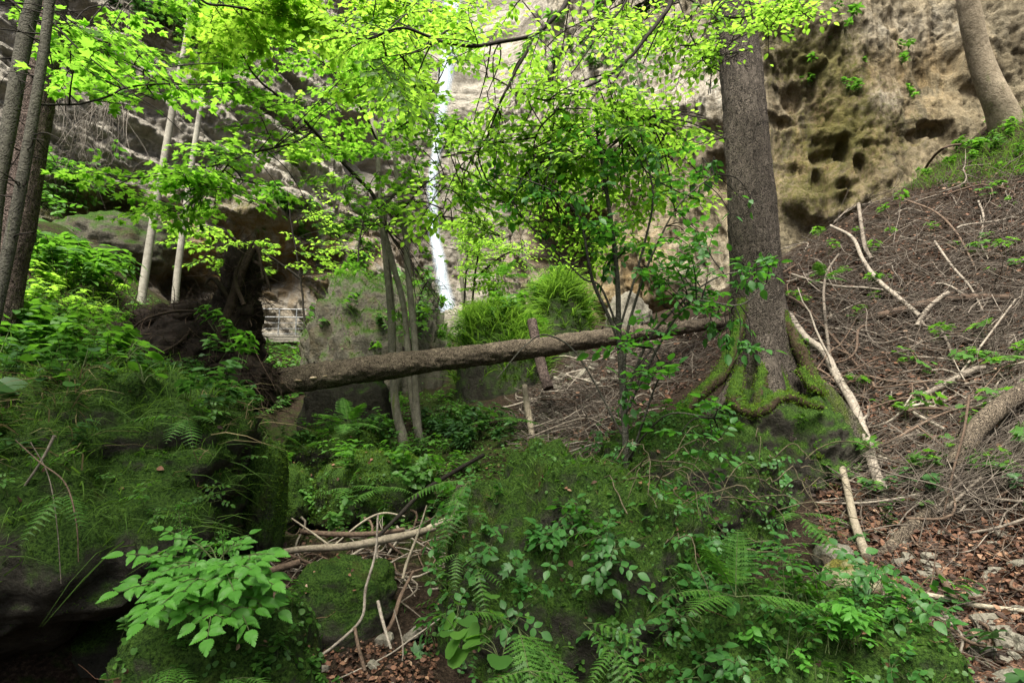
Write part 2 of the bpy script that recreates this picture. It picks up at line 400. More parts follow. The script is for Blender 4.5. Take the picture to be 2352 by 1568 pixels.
t = NT('forest_soil')
n1 = t.noise(7, 7, 0.7, t.pos()); n2 = t.noise(1.2, 4, 0.6, t.pos()); n3 = t.noise(38, 4, 0.7, t.pos())
c = t.ramp(n3, [(0.3, (0.010, 0.007, 0.005)), (0.52, (0.036, 0.025, 0.017)), (0.72, (0.09, 0.065, 0.045))])
gm = t.range(t.math('ADD', t.attr('moss'), t.math('MULTIPLY', t.math('SUBTRACT', n1, 0.5), 1.6)), 0.45, 0.75)
c = t.mix(gm, c, t.ramp(n3, [(0.3, (0.012, 0.026, 0.005)), (0.7, (0.05, 0.08, 0.013))]))
M_soil = t.done(t.bsdf(c, 0.95, t.bump(t.math('ADD', n1, n3), 0.9, 0.06), spec=0.1))
mb = MB()
nx, ny = len(GX), len(GY)
i = np.arange(ny - 1)[:, None] * nx; j = np.arange(nx - 1)[None, :]
gf = np.stack([i + j, i + j + 1, i + nx + j + 1, i + nx + j], -1).reshape(-1, 4)
gv = np.stack([_X, _Y, GZ], -1).reshape(-1, 3)
gpx, gpy, gfw = proj(gv)
gmoss = 0.45 * fbm(gv * 0.8, 3, 14) + 0.55 - sstep(-0.3, 1.2, gv[:, 0] - 0.10 * gv[:, 1] + 0.3) * 0.62 - 0.4 * sstep(5.2, 4.0, gv[:, 1])   # green on the left bank and mid slope, bare brush slope on the right
mb.add(gv, gf, 0.5, gmoss)
ground = mb.build('ground', M_soil, origin=(0, 0, 0)); tag(ground, kind='structure')

# ---------- cliffs ----------
CP = np.array([(-30,-6),(-24,4),(-18.5,12.5),(-13.2,17),(-9.6,19.6),(-6.6,22.0),(-5.4,24.5),(-4.6,28.6),(-2.0,29.2),(-0.7,26.4),(2.0,22.6),(4.6,18.6),(7.2,15.9),(10.2,15.0),(14.2,14.2),(20,11),(28,2),(32,-8)], float)
sl = np.concatenate([[0], np.cumsum(np.linalg.norm(np.diff(CP, axis=0), axis=1))])
fine = smooth_line(np.c_[CP, np.zeros(len(CP))], 4000)[:, :2]
fl = np.concatenate([[0], np.cumsum(np.linalg.norm(np.diff(fine, axis=0), axis=1))])
NU = 1150; NV = 400
# denser where the camera looks
ang = np.arctan2(fine[:, 0], np.maximum(fine[:, 1], 0.2)); vis = (np.abs(ang) < 0.80) & (fine[:, 1] > 8)
dens = np.cumsum(np.where(vis, 1.0, 0.12) * np.gradient(fl))
uu = np.interp(np.linspace(0, dens[-1], NU), dens, np.arange(len(fine)))
cx_ = np.interp(uu, np.arange(len(fine)), fine[:, 0]); cy_ = np.interp(uu, np.arange(len(fine)), fine[:, 1])
cxy = np.stack([cx_, cy_], -1); tg = unit(np.gradient(cxy, axis=0)); nin = np.stack([tg[:, 1], -tg[:, 0]], -1)  # towards the ravine
zz = np.concatenate([np.linspace(-2, 20, NV - 50), np.linspace(20, 29, 51)[1:]])
X0 = np.repeat(cxy[None, :, :], NV, 0); Z0 = np.repeat(zz[:, None], NU, 1)
pos = np.concatenate([X0, Z0[..., None]], -1)
right = sstep(-1.5, 2.5, X0[..., 0]) * 1.0      # tufa side
left = 1 - right
ppx, ppy, _ = proj(pos)
def drap_(p): return billow(np.stack([p[..., 0] * 0.9, p[..., 1] * 0.9, p[..., 2] * 0.3], -1), 4, 53)
off = -0.16 * np.maximum(Z0 - 4, 0) * (1 - 0.4 * right)        # leans back with height
off = off + 1.1 * fbm(pos * 0.22, 3, 31) 
# bedded limestone, beds dip to the right
ca, sa = math.cos(0.55), math.sin(0.55)
wz = 0.9 * fbm(pos * 0.35, 3, 39)
lx = pos[..., 0] * ca - pos[..., 2] * sa; lz = pos[..., 0] * sa + pos[..., 2] * ca + wz
bed = fbm(np.stack([lx * 0.28, pos[..., 1] * 0.3, lz * 1.5], -1), 5, 41)
bed2 = fbm(np.stack([lx * 0.7, pos[..., 1] * 0.7, lz * 4.2], -1), 4, 43)
trough = 1 - 0.88 * np.exp(-((X0[..., 0] + 1.8) / 4.0) ** 2)
off = off + (1 - trough) * (0.35 * drap_(pos) + 0.3 * fbm(pos * 1.1, 5, 44))
off = off + left * trough * (1.0 * bed + 0.38 * bed2 + 0.2 * billow(pos * 1.7, 3, 47))
# tufa curtains: bulging, vertical drapery and nodules
drap = billow(np.stack([pos[..., 0] * 0.75, pos[..., 1] * 0.75, pos[..., 2] * 0.26], -1), 4, 51)
nod = billow(pos * 1.25 + 0.4 * fbm(pos * 2, 2, 3)[..., None], 4, 57)
off = off + right * (0.26 * drap + 0.06 * nod + 0.12 * billow(np.stack([pos[..., 0] * 2.2, pos[..., 1] * 2.2, pos[..., 2] * 0.6], -1), 3, 67) + 0.04 * billow(pos * np.array([3.4, 3.4, 2.2]), 3, 61) + 0.5 * fbm(pos * np.array([0.6, 0.6, 0.35]), 3, 66)) + (0.13 - 0.10 * right) * fbm(pos * 4, 5, 63) + 0.05 * billow(pos * 9, 2, 64)
hollow = np.zeros_like(off)
_w = pos * np.array([1.9, 1.9, 1.1]) + 0.5 * fbm(pos * 1.4, 3, 68)[..., None]
off = off + right * (0.07 * (1 - 2 * np.abs(vnoise(_w, 69))) + 0.05 * (1 - 2 * np.abs(vnoise(_w * 2.7, 70))) + 0.03 * (1 - 2 * np.abs(vnoise(_w * 6.1, 72))))
def carve(px, py, rx, ry, depth, rot=0.0, soft=0.5):
    global off, hollow
    dx = ppx - px; dy = ppy - py; c_, s_ = math.cos(rot), math.sin(rot)
    q = np.sqrt(((dx * c_ + dy * s_) / rx) ** 2 + ((-dx * s_ + dy * c_) / ry) ** 2)
    q = q * (1 + 0.3 * fbm(pos * 0.9, 3, 71))
    m = 1 - sstep(1 - soft, 1.0, q)
    if px > 1580: depth *= 0.3; rx *= 0.75; ry *= 1.1
    off = off - depth * m; hollow = np.maximum(hollow, m * (1 if depth > 0 else 0))
for a in [(500,620,220,55,0.9),(640,650,60,60,0.9),(720,600,120,40,0.9),(420,650,60,60,1.2),   # dripping overhang
          (270,450,90,60,1.5),(880,330,70,120,2.0,-0.5),(520,80,70,30,1.2,0.5),(560,180,120,16,1.0,0.55),(690,240,150,18,1.2,0.5),(430,165,60,14,0.8,0.6),
          (1290,560,120,95,3.0),(1340,520,60,60,1.6),
          (1650,400,60,60,1.5),(1660,460,30,60,1.0),
          (1830,200,30,35,1.2),(1878,165,14,40,1.0),(1920,90,24,45,1.0,0.3),(1800,260,40,18,0.8),
          (1890,405,22,48,1.4),(1985,385,26,50,1.8),(1950,330,20,45,1.3),(1910,340,60,25,0.7),(1930,440,30,14,0.8),
          (2170,270,45,26,1.4),(2200,300,20,25,1.0),(2130,290,30,18,0.8),(1780,320,14,50,0.6),(1715,350,40,40,0.8)]:
    carve(*a)
for a in [(1640,230,42,75,-1.2),(1870,120,55,22,-0.7),(1915,285,60,22,-0.6),(2025,300,50,24,-0.5),(1835,170,14,60,-0.5),(1925,430,26,36,-1.3),(1900,470,110,45,-1.6),
          (1640,640,120,130,-1.2),(1480,640,120,140,-1.0),(430,560,60,60,-0.8),(650,480,120,60,-1.2),(250,560,90,70,-1.3),(840,600,50,70,-0.8),(2290,110,70,60,-0.9)]:
    carve(*a)
fx = X0 + nin[None] * off[..., None]
cv = np.concatenate([fx, (Z0 + 0.12 * fbm(pos * 0.8, 3, 77))[..., None]], -1)
i = np.arange(NV - 1)[:, None] * NU; j = np.arange(NU - 1)[None, :]
cf = np.stack([i + j, i + j + 1, i + NU + j + 1, i + NU + j], -1).reshape(-1, 4)
qx, qy, _ = proj(cv)
def blob(px, py, rx, ry, s=0):
    q = ((qx - px) / rx) ** 2 + ((qy - py) / ry) ** 2
    return np.exp(-q * (1 + 0.5 * fbm(pos * 0.7, 3, 80 + s)))
ochre = np.clip(1.2 * blob(560,590,330,110) + 0.9 * blob(1500,680,140,150,1) + 0.7 * blob(1900,330,220,180,2) + 0.5 * blob(1250,600,120,110,3) + 0.5 * blob(2100,130,240,120,4) + 0.45 * blob(1220,100,60,50), 0, 1)
mossy = np.clip(0.9 * blob(1855,140,130,70) + 0.6 * blob(1930,300,120,100,1) + 1.0 * blob(260,560,130,80,2) + 0.7 * blob(560,470,120,60,3) + 0.8 * blob(150,450,150,120,5) + 0.9 * blob(450,60,260,70,6) + 0.5 * blob(1900,460,130,60,7) + 0.6 * blob(780,600,120,120,8) + 0.6 * blob(1800,40,200,60) + 0.4 * blob(2050,300,200,160,9) + 0.35 * blob(1800,420,120,150,10), 0, 1)
pale = np.clip(1.0 * blob(1330,150,330,190) + 0.8 * blob(700,380,170,70,1) + 0.7 * blob(1620,190,90,120,2) + 0.9 * blob(2035,230,34,40,3) + 0.5 * blob(1600,640,120,110,4) + 0.4 * blob(2100,60,200,60, 5), 0, 1)
wet_shade = np.clip(0.35 * blob(540,650,260,40) + 0.7 * blob(1290,570,110,90) + 0.7 * blob(970,600,60,160) + 0.5 * blob(2330,100,60,120), 0, 1)  # cave shade painted dark on the cliff, plus wet rock beside the waterfall
t = NT('cliff_rock')
na = t.noise(1.6, 7, 0.66, t.pos()); nb = t.noise(7.5, 7, 0.7, t.pos()); ncc = t.noise(2.2, 5, 0.6, t.pos((1.2, 1.2, 0.22)))
ns = t.noise(3.5, 6, 0.65, t.pos((0.35, 0.5, 2.2), (0, 0.55, 0)))
rt = t.attr('tufa')
v = t.math('ADD', t.math('MULTIPLY', na, 0.4), t.math('ADD', t.math('MULTIPLY', nb, 0.4), t.math('MULTIPLY', t.noise(20, 6, 0.75, t.pos()), 0.34)))
grey = t.ramp(t.math('ADD', t.math('MULTIPLY', ns, 0.6), t.math('MULTIPLY', v, 0.4)), [(0.32, (0.10, 0.09, 0.075)), (0.5, (0.26, 0.24, 0.20)), (0.66, (0.42, 0.395, 0.335))])
tufa = t.ramp(t.math('ADD', t.math('MULTIPLY', ncc, 0.5), t.math('MULTIPLY', v, 0.5)), [(0.32, (0.07, 0.06, 0.038)), (0.5, (0.20, 0.17, 0.11)), (0.66, (0.40, 0.35, 0.24))])
c = t.mix(rt, grey, tufa)
c = t.mix(t.math('MULTIPLY', t.attr('ochre'), t.range(ncc, 0.36, 0.6)), c, t.ramp(nb, [(0.3, (0.10, 0.055, 0.015)), (0.7, (0.33, 0.21, 0.06))]))
c = t.mix(t.math('MULTIPLY', t.attr('pale'), t.range(na, 0.34, 0.6, 0.25, 1.0)), c, t.ramp(nb, [(0.3, (0.33, 0.29, 0.23)), (0.7, (0.68, 0.65, 0.57))]))
stn = t.range(t.noise(3.0, 5, 0.65, t.pos((1.3, 1.3, 0.08))), 0.48, 0.6, 0, 0.7)
c = t.mix(t.math('MULTIPLY', stn, rt), c, t.mix(1.0, c, (0.34, 0.32, 0.28), 'MULTIPLY'))
gm = t.range(t.math('ADD', t.attr('moss'), t.math('MULTIPLY', t.math('SUBTRACT', nb, 0.5), 2.4)), 0.42, 0.85, 0, 0.85)
c = t.mix(gm, c, t.ramp(na, [(0.3, (0.045, 0.05, 0.012)), (0.7, (0.13, 0.12, 0.03))]))
c = t.mix(t.math('MULTIPLY', t.attr('wet_shade'), t.range(ncc, 0.4, 0.62, 0.4, 0.85)), c, (0.022, 0.017, 0.012))
h = t.math('ADD', t.math('MULTIPLY', nb, 0.8), t.math('MULTIPLY', na, 0.9)); h = t.math('ADD', h, t.math('MULTIPLY', t.noise(28, 5, 0.7, t.pos()), 0.35))
M_cliff = t.done(t.bsdf(c, 0.9, t.bump(h, 1.0, 0.2), spec=0.15))
mb = MB(); mb.add(cv.reshape(-1, 3), cf, 0.5, mossy.ravel())
cliff = mb.build('cliff', M_cliff, origin=(0, 0, 0), extra={'tufa': right.ravel(), 'ochre': ochre.ravel(), 'pale': pale.ravel(), 'wet_shade': wet_shade.ravel()})
tag(cliff, 'pale and ochre limestone cliff closing the ravine round the waterfall', kind='structure')
cliff_v = cv
def onC(px, py):
    """cliff point seen at px,py (nearest vertex in the picture, nearest to the camera)"""
    d = (qx - px) ** 2 + (qy - py) ** 2
    k = np.argpartition(d.ravel(), 6)[:6]
    c3 = cv.reshape(-1, 3)[k]
    return c3[np.argmin(c3[:, 1])]
# ---------- boulders ----------
import bmesh
_ico = {}
def ico(sub):
    if sub not in _ico:
        bm = bmesh.new(); bmesh.ops.create_icosphere(bm, subdivisions=sub, radius=1.0)
        _ico[sub] = (np.array([v.co[:] for v in bm.verts]), np.array([[v.index for v in f.verts] for f in bm.faces])); bm.free()
    return _ico[sub]
M_mrock = mossrock_mat('mossy_rock', (0.014, 0.013, 0.010), (0.075, 0.07, 0.055), lo=-0.2, hi=0.35)
M_mrock2 = mossrock_mat('thin_moss_rock', (0.02, 0.018, 0.013), (0.18, 0.168, 0.13), lo=0.25, hi=0.85, ochre=0.3)
M_drock = mossrock_mat('shade_dark_rock', (0.012, 0.012, 0.009), (0.05, 0.047, 0.036), lo=0.35, hi=0.8)  # near-black base colour stands in for shade in the hollow and gully
M_stone = mossrock_mat('pale_limestone', (0.07, 0.062, 0.045), (0.33, 0.31, 0.25), lo=1.2, hi=1.7)
M_ystone = mossrock_mat('yellow_moss_limestone', (0.20, 0.19, 0.12), (0.46, 0.42, 0.27), (0.10, 0.10, 0.02), (0.30, 0.28, 0.06), lo=0.35, hi=0.9)
M_mosst = leaf_mat('moss_tuft', (0.025, 0.06, 0.008), (0.11, 0.195, 0.025), (0.10, 0.18, 0.015), 0.3, 0.9, 0.05)
M_grass = leaf_mat('grass_blade', (0.035, 0.085, 0.012), (0.10, 0.19, 0.03), (0.14, 0.30, 0.03), 0.45, 0.6, 0.2)
M_grassb = leaf_mat('bright_grass_blade', (0.06, 0.15, 0.015), (0.14, 0.27, 0.03), (0.22, 0.46, 0.04), 0.45, 0.6, 0.2)
M_dry = leaf_mat('dry_grass_blade', (0.14, 0.12, 0.06), (0.30, 0.25, 0.13), (0.25, 0.2, 0.1), 0.3, 0.7, 0.1)

ROCKS = {}
def rock(name, label, cat, center, radii, yaw=0.0, seed=0, e=0.75, amp=0.22, sub=5, mat=None, moss=0.0, group=None, tilt=0.0, fn=None, key=None, freq=1.0):
    v, f = ico(sub)
    p = np.sign(v) * np.abs(v) ** e; p = p / np.maximum((np.abs(p) ** 6).sum(1, keepdims=True) ** (1 / 6), 1e-6) * 0.35 + v * 0.65
    r = np.array(radii, float)
    q = v * r
    mean = r.mean()
    d = amp * fbm(v * 1.4 * freq + seed * 3.7, 3, seed) + amp * 0.55 * billow(v * 2.7 * freq + seed, 4, seed + 9) + 0.16 * amp * billow(v * 9 * freq, 3, seed + 4) + 0.09 * amp * fbm(v * 24, 2, seed + 6)
    p = p * (1 + d)[:, None] * r
    if fn is not None: p = fn(p, v)
    ct, st = math.cos(tilt), math.sin(tilt)
    p = p @ np.array([[ct, 0, -st], [0, 1, 0], [st, 0, ct]])
    cy_, sy_ = math.cos(yaw), math.sin(yaw)
    p = p @ np.array([[cy_, sy_, 0], [-sy_, cy_, 0], [0, 0, 1]]) + np.asarray(center, float)
    mb = MB(); mb.add(p, f, 0.5, moss)
    o = mb.build(name, mat or M_mrock)
    tag(o, label, cat, group)
    tri = p[f]; n = unit(np.cross(tri[:, 1] - tri[:, 0], tri[:, 2] - tri[:, 0])); ar = np.linalg.norm(np.cross(tri[:, 1] - tri[:, 0], tri[:, 2] - tri[:, 0]), axis=1) / 2
    if key: ROCKS[key] = (o, tri, n, ar)
    return o
def surf(key, n, lo=0.0, cond=None, facing=True):
    """n random points on a rock where its surface faces up more than lo (and towards the camera)"""
    o, tri, nn, ar = ROCKS[key]
    w = ar * (nn[:, 2] > lo)
    c = tri.mean(1)
    if facing: w = w * ((nn * -unit(c)).sum(1) > -0.25)
    if cond is not None: w = w * cond(c, nn)
    if w.sum() <= 0: return np.zeros((0, 3)), np.zeros((0, 3))
    k = rng.choice(len(w), n, p=w / w.sum())
    a = rng.random((n, 2)); m = a.sum(1) > 1; a[m] = 1 - a[m]
    t_ = tri[k]
    return t_[:, 0] + a[:, :1] * (t_[:, 1] - t_[:, 0]) + a[:, 1:] * (t_[:, 2] - t_[:, 0]), nn[k]
def add_moss(key, n, size=(0.012, 0.03), lo=-0.1, cond=None, mat=None, name='moss'):
    p, nn = surf(key, n, lo, cond)
    if len(p) == 0: return
    keep = fbm(p * 2.1, 3, 12) + 0.5 * fbm(p * 7, 2, 3) > -0.28
    p, nn = p[keep], nn[keep]; m = len(p)
    mb = MB(); d = unit(nn + 0.75 * rng.normal(size=(m, 3)) + np.array([0, 0, 0.25]))
    leaves(mb, TUFT, p - nn * 0.004, d, rng.normal(size=(m, 3)), rng.uniform(*size, m) , a=np.clip(0.45 + 0.9 * fbm(p * 2.6, 3, 5) + rng.normal(0, 0.2, m), 0, 1), width=1.6)
    o = mb.build(name, mat or M_mosst, ROCKS[key][0], smooth=False); tag(o, kind='stuff')
def grass_blades(p, n, nper=1, length=(0.10, 0.28), droop=0.5, width=1.0, mats=None):
    mb = MB(); m = len(p)
    d = unit(n * 0.5 + np.array([0, 0, 0.9]) + 0.45 * rng.normal(size=(m, 3)))
    Ls = rng.uniform(*length, m)
    # two-joint blades bending outward
    out = unit(np.c_[rng.normal(size=(m, 2)), -0.2 * np.ones(m)] + 0.5 * n)
    w = 0.0042 * width * rng.uniform(0.6, 1.4, m) * (Ls / 0.2) ** 0.5
    s = np.array([0, 0.35, 0.7, 1.0])
    c = p[:, None] + Ls[:, None, None] * (d[:, None] * s[None, :, None] + out[:, None] * (droop * s**2)[None, :, None] - np.array([0, 0, 1.0]) * (droop * 0.55 * s**2.5)[None, :, None])
    sd_ = unit(np.cross(d, out)); ww = w[:, None] * np.array([1, 0.9, 0.6, 0.06])
    v = np.concatenate([c - sd_[:, None] * ww[..., None], c + sd_[:, None] * ww[..., None]], 1).reshape(-1, 3)
    b = (np.arange(m) * 8)[:, None, None]; i_ = np.arange(3)[None, :, None]
    f = (b + np.concatenate([i_, i_ + 1, i_ + 5, i_ + 4], 2)).reshape(-1, 4)
    mb.add(v, f, np.repeat(rng.random(m), 8))
    return mb

# big mossy bank rock that hangs over the dark gap
def over(p, v):
    q = p.copy(); k = sstep(-0.15, -0.9, v[:, 2]) * (0.12 + 0.88 * sstep(-0.75, 0.1, v[:, 0]))       # undercut towards its foot
    q[:, 2] = np.where(v[:, 2] < 0, q[:, 2] * np.clip(1.15 - 0.75 * v[:, 0], 0.5, 2), q[:, 2] * (1 + 0.12 * np.sin(v[:, 0] * 5)))
    q[:, 0] -= 0.45 * k; q[:, 1] += 0.6 * k
    return q
rock('boulder', 'huge dark mossy boulder with a grassy top hanging over a black hollow', 'boulder', (-3.38, 4.0, -0.68), (1.5, 1.2, 0.94), 0.2, 3, e=0.62, sub=6, key='bank', amp=0.24, mat=M_mrock, moss=0.0, fn=over)
rock('boulder', 'rock coloured dark for the shade in the black hollow under the overhanging mossy boulder', 'boulder', (-2.55, 4.4, -2.0), (0.9, 0.7, 0.8), 0.6, 5, sub=5, mat=M_drock, key='hollow')
rock('boulder', 'mossy boulder carrying the large light green goatsbeard plant', 'boulder', (-1.33, 2.75, -1.35), (0.42, 0.42, 0.56), 0.1, 8, sub=6, key='goat', amp=0.2, moss=0.1)
rock('boulder', 'broad moss covered boulder overgrown with ferns below the spruce', 'boulder', (0.45, 4.1, -1.2), (0.84, 0.85, 0.98), -0.2, 12, e=0.66, sub=6, key='mid', amp=0.24, moss=0.0, tilt=0.32)
rock('boulder', 'low fern covered boulder in front of the leaf litter, its sides trailing moss', 'boulder', (1.45, 3.3, -1.62), (0.88, 0.62, 0.72), -0.2, 14, sub=6, key='low', amp=0.18, moss=0.2)
rock('boulder', 'mossy boulder gripped by the roots of the big spruce', 'boulder', (1.62, 5.5, -0.66), (0.84, 0.7, 0.72), 0.1, 17, e=0.7, sub=6, key='root', amp=0.22, moss=-0.05)
rock('boulder', 'tall upright rock slab standing behind the fallen log', 'boulder', (-2.95, 12.6, 1.0), (1.5, 0.9, 2.4), 0.2, 21, e=0.5, sub=6, mat=M_mrock2, key='slab', amp=0.26, moss=0.15, freq=1.7)
rock('boulder', 'steep dark boulder with a grass cap under the middle of the fallen log', 'boulder', (-0.2, 11.3, 0.6), (0.88, 0.8, 1.6), -0.1, 25, sub=6, key='capa', amp=0.14)
rock('boulder', 'rounded boulder with a bushy grass cap beside the pale cliff foot', 'boulder', (1.08, 12.2, 1.35), (0.62, 0.6, 1.65), 0.3, 27, sub=5, key='capb', amp=0.14)
rock('boulder', 'small round mossy boulder in the stream bed by two pale stakes', 'boulder', (-2.58, 6.3, -0.86), (0.46, 0.45, 0.44), 0.2, 31, sub=6, key='pad', amp=0.14, moss=0.25)
rock('boulder', 'flat topped mossy stone below the driftwood jam', 'boulder', (-1.12, 4.05, -1.22), (0.33, 0.32, 0.34), 0.3, 34, sub=5, key='jam', amp=0.22, moss=0.1)
rock('boulder', 'mossy stone at the gully side behind the goatsbeard', 'boulder', (-1.42, 3.55, -1.42), (0.28, 0.27, 0.33), -0.4, 36, sub=5, key='jam2', amp=0.24)
rock('boulder', 'mossy hummock covered in ferns before the rock slab', 'boulder', (-2.45, 8.3, -0.38), (0.7, 0.6, 0.42), 0.2, 38, sub=5, key='hump', amp=0.16, moss=0.35)
rock('boulder', 'fern grown mossy mound above the driftwood jam', 'boulder', (-1.45, 6.2, -0.72), (0.62, 0.5, 0.42), 0.1, 40, sub=5, key='hump2', amp=0.18, moss=0.3)
rock('boulder', 'narrow upright mossy rock edge beside the small round boulder', 'boulder', (-2.0, 4.75, -0.62), (0.13, 0.25, 0.5), 0.0, 42, sub=5, key='edge', amp=0.2, moss=0.3)
rock('boulder', 'weathered grey rock ledge under the mossy cliff beside the birches', 'boulder', P(270, 560, 15.5), (1.5, 1.0, 0.75), 0.2, 44, sub=5, mat=M_mrock2, key='ledge', amp=0.2, moss=0.3)
rock('boulder', 'dark rock put in for the black shaded hollow below the fallen log', 'boulder', (-2.75, 9.6, 0.1), (0.75, 0.6, 0.85), 0.2, 45, sub=5, mat=M_drock, key='gap', amp=0.16)  # dark rock stands in for a shaded hollow
p = onT(1935, 1312, 0.06); rock('boulder', 'pale angular limestone block above the yellow mossed one', 'boulder', p + [0, 0.1, 0], (0.14, 0.12, 0.10), 0.5, 48, e=0.5, sub=4, mat=M_stone, amp=0.2)
p = onT(1975, 1372, 0.07); rock('boulder', 'yellow green mossed limestone block on the leaf litter', 'boulder', p + [0, 0.08, 0], (0.16, 0.14, 0.13), -0.3, 50, e=0.5, sub=4, mat=M_ystone, amp=0.18)
rock('boulder', 'pale broken rock at the foot of the waterfall', 'boulder', P(1045, 755, 17), (0.55, 0.5, 0.6), 0.4, 51, e=0.5, sub=4, mat=M_stone, amp=0.3)
rock('boulder', 'grey striped rock leaning at the cliff foot behind the elder', 'boulder', P(1440, 730, 12.8), (0.5, 0.4, 0.55), 0.4, 53, e=0.5, sub=4, mat=M_stone, amp=0.3, tilt=0.5)

for k, n, s in (('bank', 60000, (0.008, 0.018)), ('goat', 22000, (0.005, 0.012)), ('mid', 70000, (0.007, 0.016)), ('low', 36000, (0.006, 0.014)), ('root', 30000, (0.009, 0.02)),
                ('pad', 12000, (0.009, 0.02)), ('jam', 9000, (0.006, 0.014)), ('jam2', 8000, (0.006, 0.013)), ('hump', 6000, (0.02, 0.05)), ('hump2', 6000, (0.018, 0.04)), ('edge', 3000, (0.014, 0.03)),
                ('capa', 7000, (0.02, 0.06)), ('capb', 5000, (0.02, 0.06)), ('slab', 7000, (0.02, 0.05))):
    lo = {'capa': 0.1, 'capb': 0.1, 'slab': 0.35, 'goat': -0.3, 'bank': -0.35}.get(k, -0.35)
    cond = (lambda c, n: 1.0 * ((n[:, 0] < 0.45) | (n[:, 2] > 0.45))) if k in ('bank', 'mid') else None
    if k == 'bank': cond = lambda c, n: 1.0 * (proj(c)[0] < 380 - 0.45 * (proj(c)[1] - 1000)) + 0.25
    add_moss(k, n, s, lo, cond)
for k, n, lng, lo, mat in (('capa', 5200, (0.18, 0.5), 0.35, M_grassb), ('capb', 3800, (0.18, 0.5), 0.25, M_grassb), ('slab', 900, (0.2, 0.45), 0.5, M_grass), ('bank', 1700, (0.05, 0.17), 0.6, M_grass), ('mid', 1500, (0.05, 0.14), 0.2, M_grass), ('pad', 250, (0.05, 0.1), 0.6, M_grass)):
    p, nn = surf(k, n, lo, (lambda c, n_: 1.0 * (c[:, 2] > -0.22)) if k == 'bank' else None, facing=False)
    o = grass_blades(p, nn, length=lng, droop=0.7, width=1.6 if k.startswith('cap') else 1.0).build('grass', mat, ROCKS[k][0], smooth=False); tag(o, kind='stuff')
# dry blades hanging over the edge of the bank boulder
def fringe(c, n): 
    x, y, _ = proj(c); return 1.0 * (n[:, 2] > 0.15) * (n[:, 2] < 0.75) * (n[:, 1] < 0.2) * (c[:, 2] > -0.4) * (fbm(c * 2.2, 2, 19) > 0.05)
p, nn = surf('bank', 260, 0.1, fringe)
o = grass_blades(p, nn * 1.2 - np.array([0, 0, 0.55]), length=(0.12, 0.34), droop=0.9, width=0.8).build('dry_grass', M_dry, ROCKS['bank'][0], smooth=False); tag(o, kind='stuff')

p, nn = surf('bank', 1000, 0.0, lambda c, n: 1.0 * (n[:, 2] < 0.8) * (n[:, 1] < 0.3) * (c[:, 2] > -0.75) * (fbm(c * 1.9, 3, 23) > 0.0))
o = grass_blades(p, nn * 1.1 - np.array([0, 0, 0.6]), length=(0.08, 0.26), droop=1.0, width=0.75).build('hanging_grass', M_grass, ROCKS['bank'][0], smooth=False); tag(o, kind='stuff')
rock('root_mound', 'dark earthy mound gripped by the spruce roots', 'mound', (2.9, 6.25, -0.5), (0.72, 0.68, 0.82), 0.1, 61, sub=6, mat=M_mrock, key='mound', amp=0.25, moss=-0.15)
add_moss('mound', 9000, (0.009, 0.02), -0.2)
# ---------- trunks ----------
M_spruce = bark_mat('spruce_bark', (0.045, 0.037, 0.029), (0.20, 0.17, 0.14), ridge=26, zst=0.22, mossamt=1.1, strength=1.0)
M_reddish = bark_mat('reddish_spruce_bark', (0.09, 0.065, 0.055), (0.26, 0.20, 0.175), ridge=26, zst=0.3, strength=1.0)
M_grey = bark_mat('grey_smooth_bark', (0.045, 0.043, 0.034), (0.13, 0.125, 0.10), ridge=16, zst=0.9, strength=0.5, mossamt=0.5, crackamt=0.4)
M_pale = bark_mat('pale_smooth_bark', (0.13, 0.12, 0.098), (0.40, 0.38, 0.32), ridge=12, zst=1.4, strength=0.3, mossamt=0.8, crackamt=0.12)
M_beech = bark_mat('blotched_bark', (0.13, 0.105, 0.07), (0.33, 0.28, 0.20), ridge=7, zst=0.6, strength=0.5, mossamt=0.9, crackamt=0.25)
M_log = bark_mat('log_bark', (0.07, 0.055, 0.04), (0.25, 0.205, 0.15), ridge=24, zst=1.0, strength=0.8, mossamt=0.6)
M_stem = bark_mat('sapling_bark', (0.08, 0.075, 0.058), (0.27, 0.255, 0.20), ridge=14, zst=0.8, strength=0.4, mossamt=0.55, crackamt=0.3)
M_twig = wood_mat('dark_branch', (0.012, 0.010, 0.008), (0.04, 0.034, 0.027), 25)
M_dead = wood_mat('dead_wood', (0.12, 0.10, 0.08), (0.36, 0.32, 0.26))
M_palewood = wood_mat('pale_stripped_wood', (0.22, 0.19, 0.14), (0.46, 0.41, 0.31))
M_brownwood = wood_mat('brown_wood', (0.055, 0.038, 0.027), (0.17, 0.12, 0.085))
M_root = wood_mat('root_wood', (0.014, 0.009, 0.006), (0.055, 0.038, 0.026))
M_earth = wood_mat('root_earth', (0.010, 0.007, 0.005), (0.045, 0.032, 0.022), 9)
M_mossroot = mossrock_mat('moss_on_root', (0.03, 0.022, 0.014), (0.09, 0.065, 0.04), (0.03, 0.075, 0.01), (0.115, 0.21, 0.024), lo=0.1, hi=0.5)

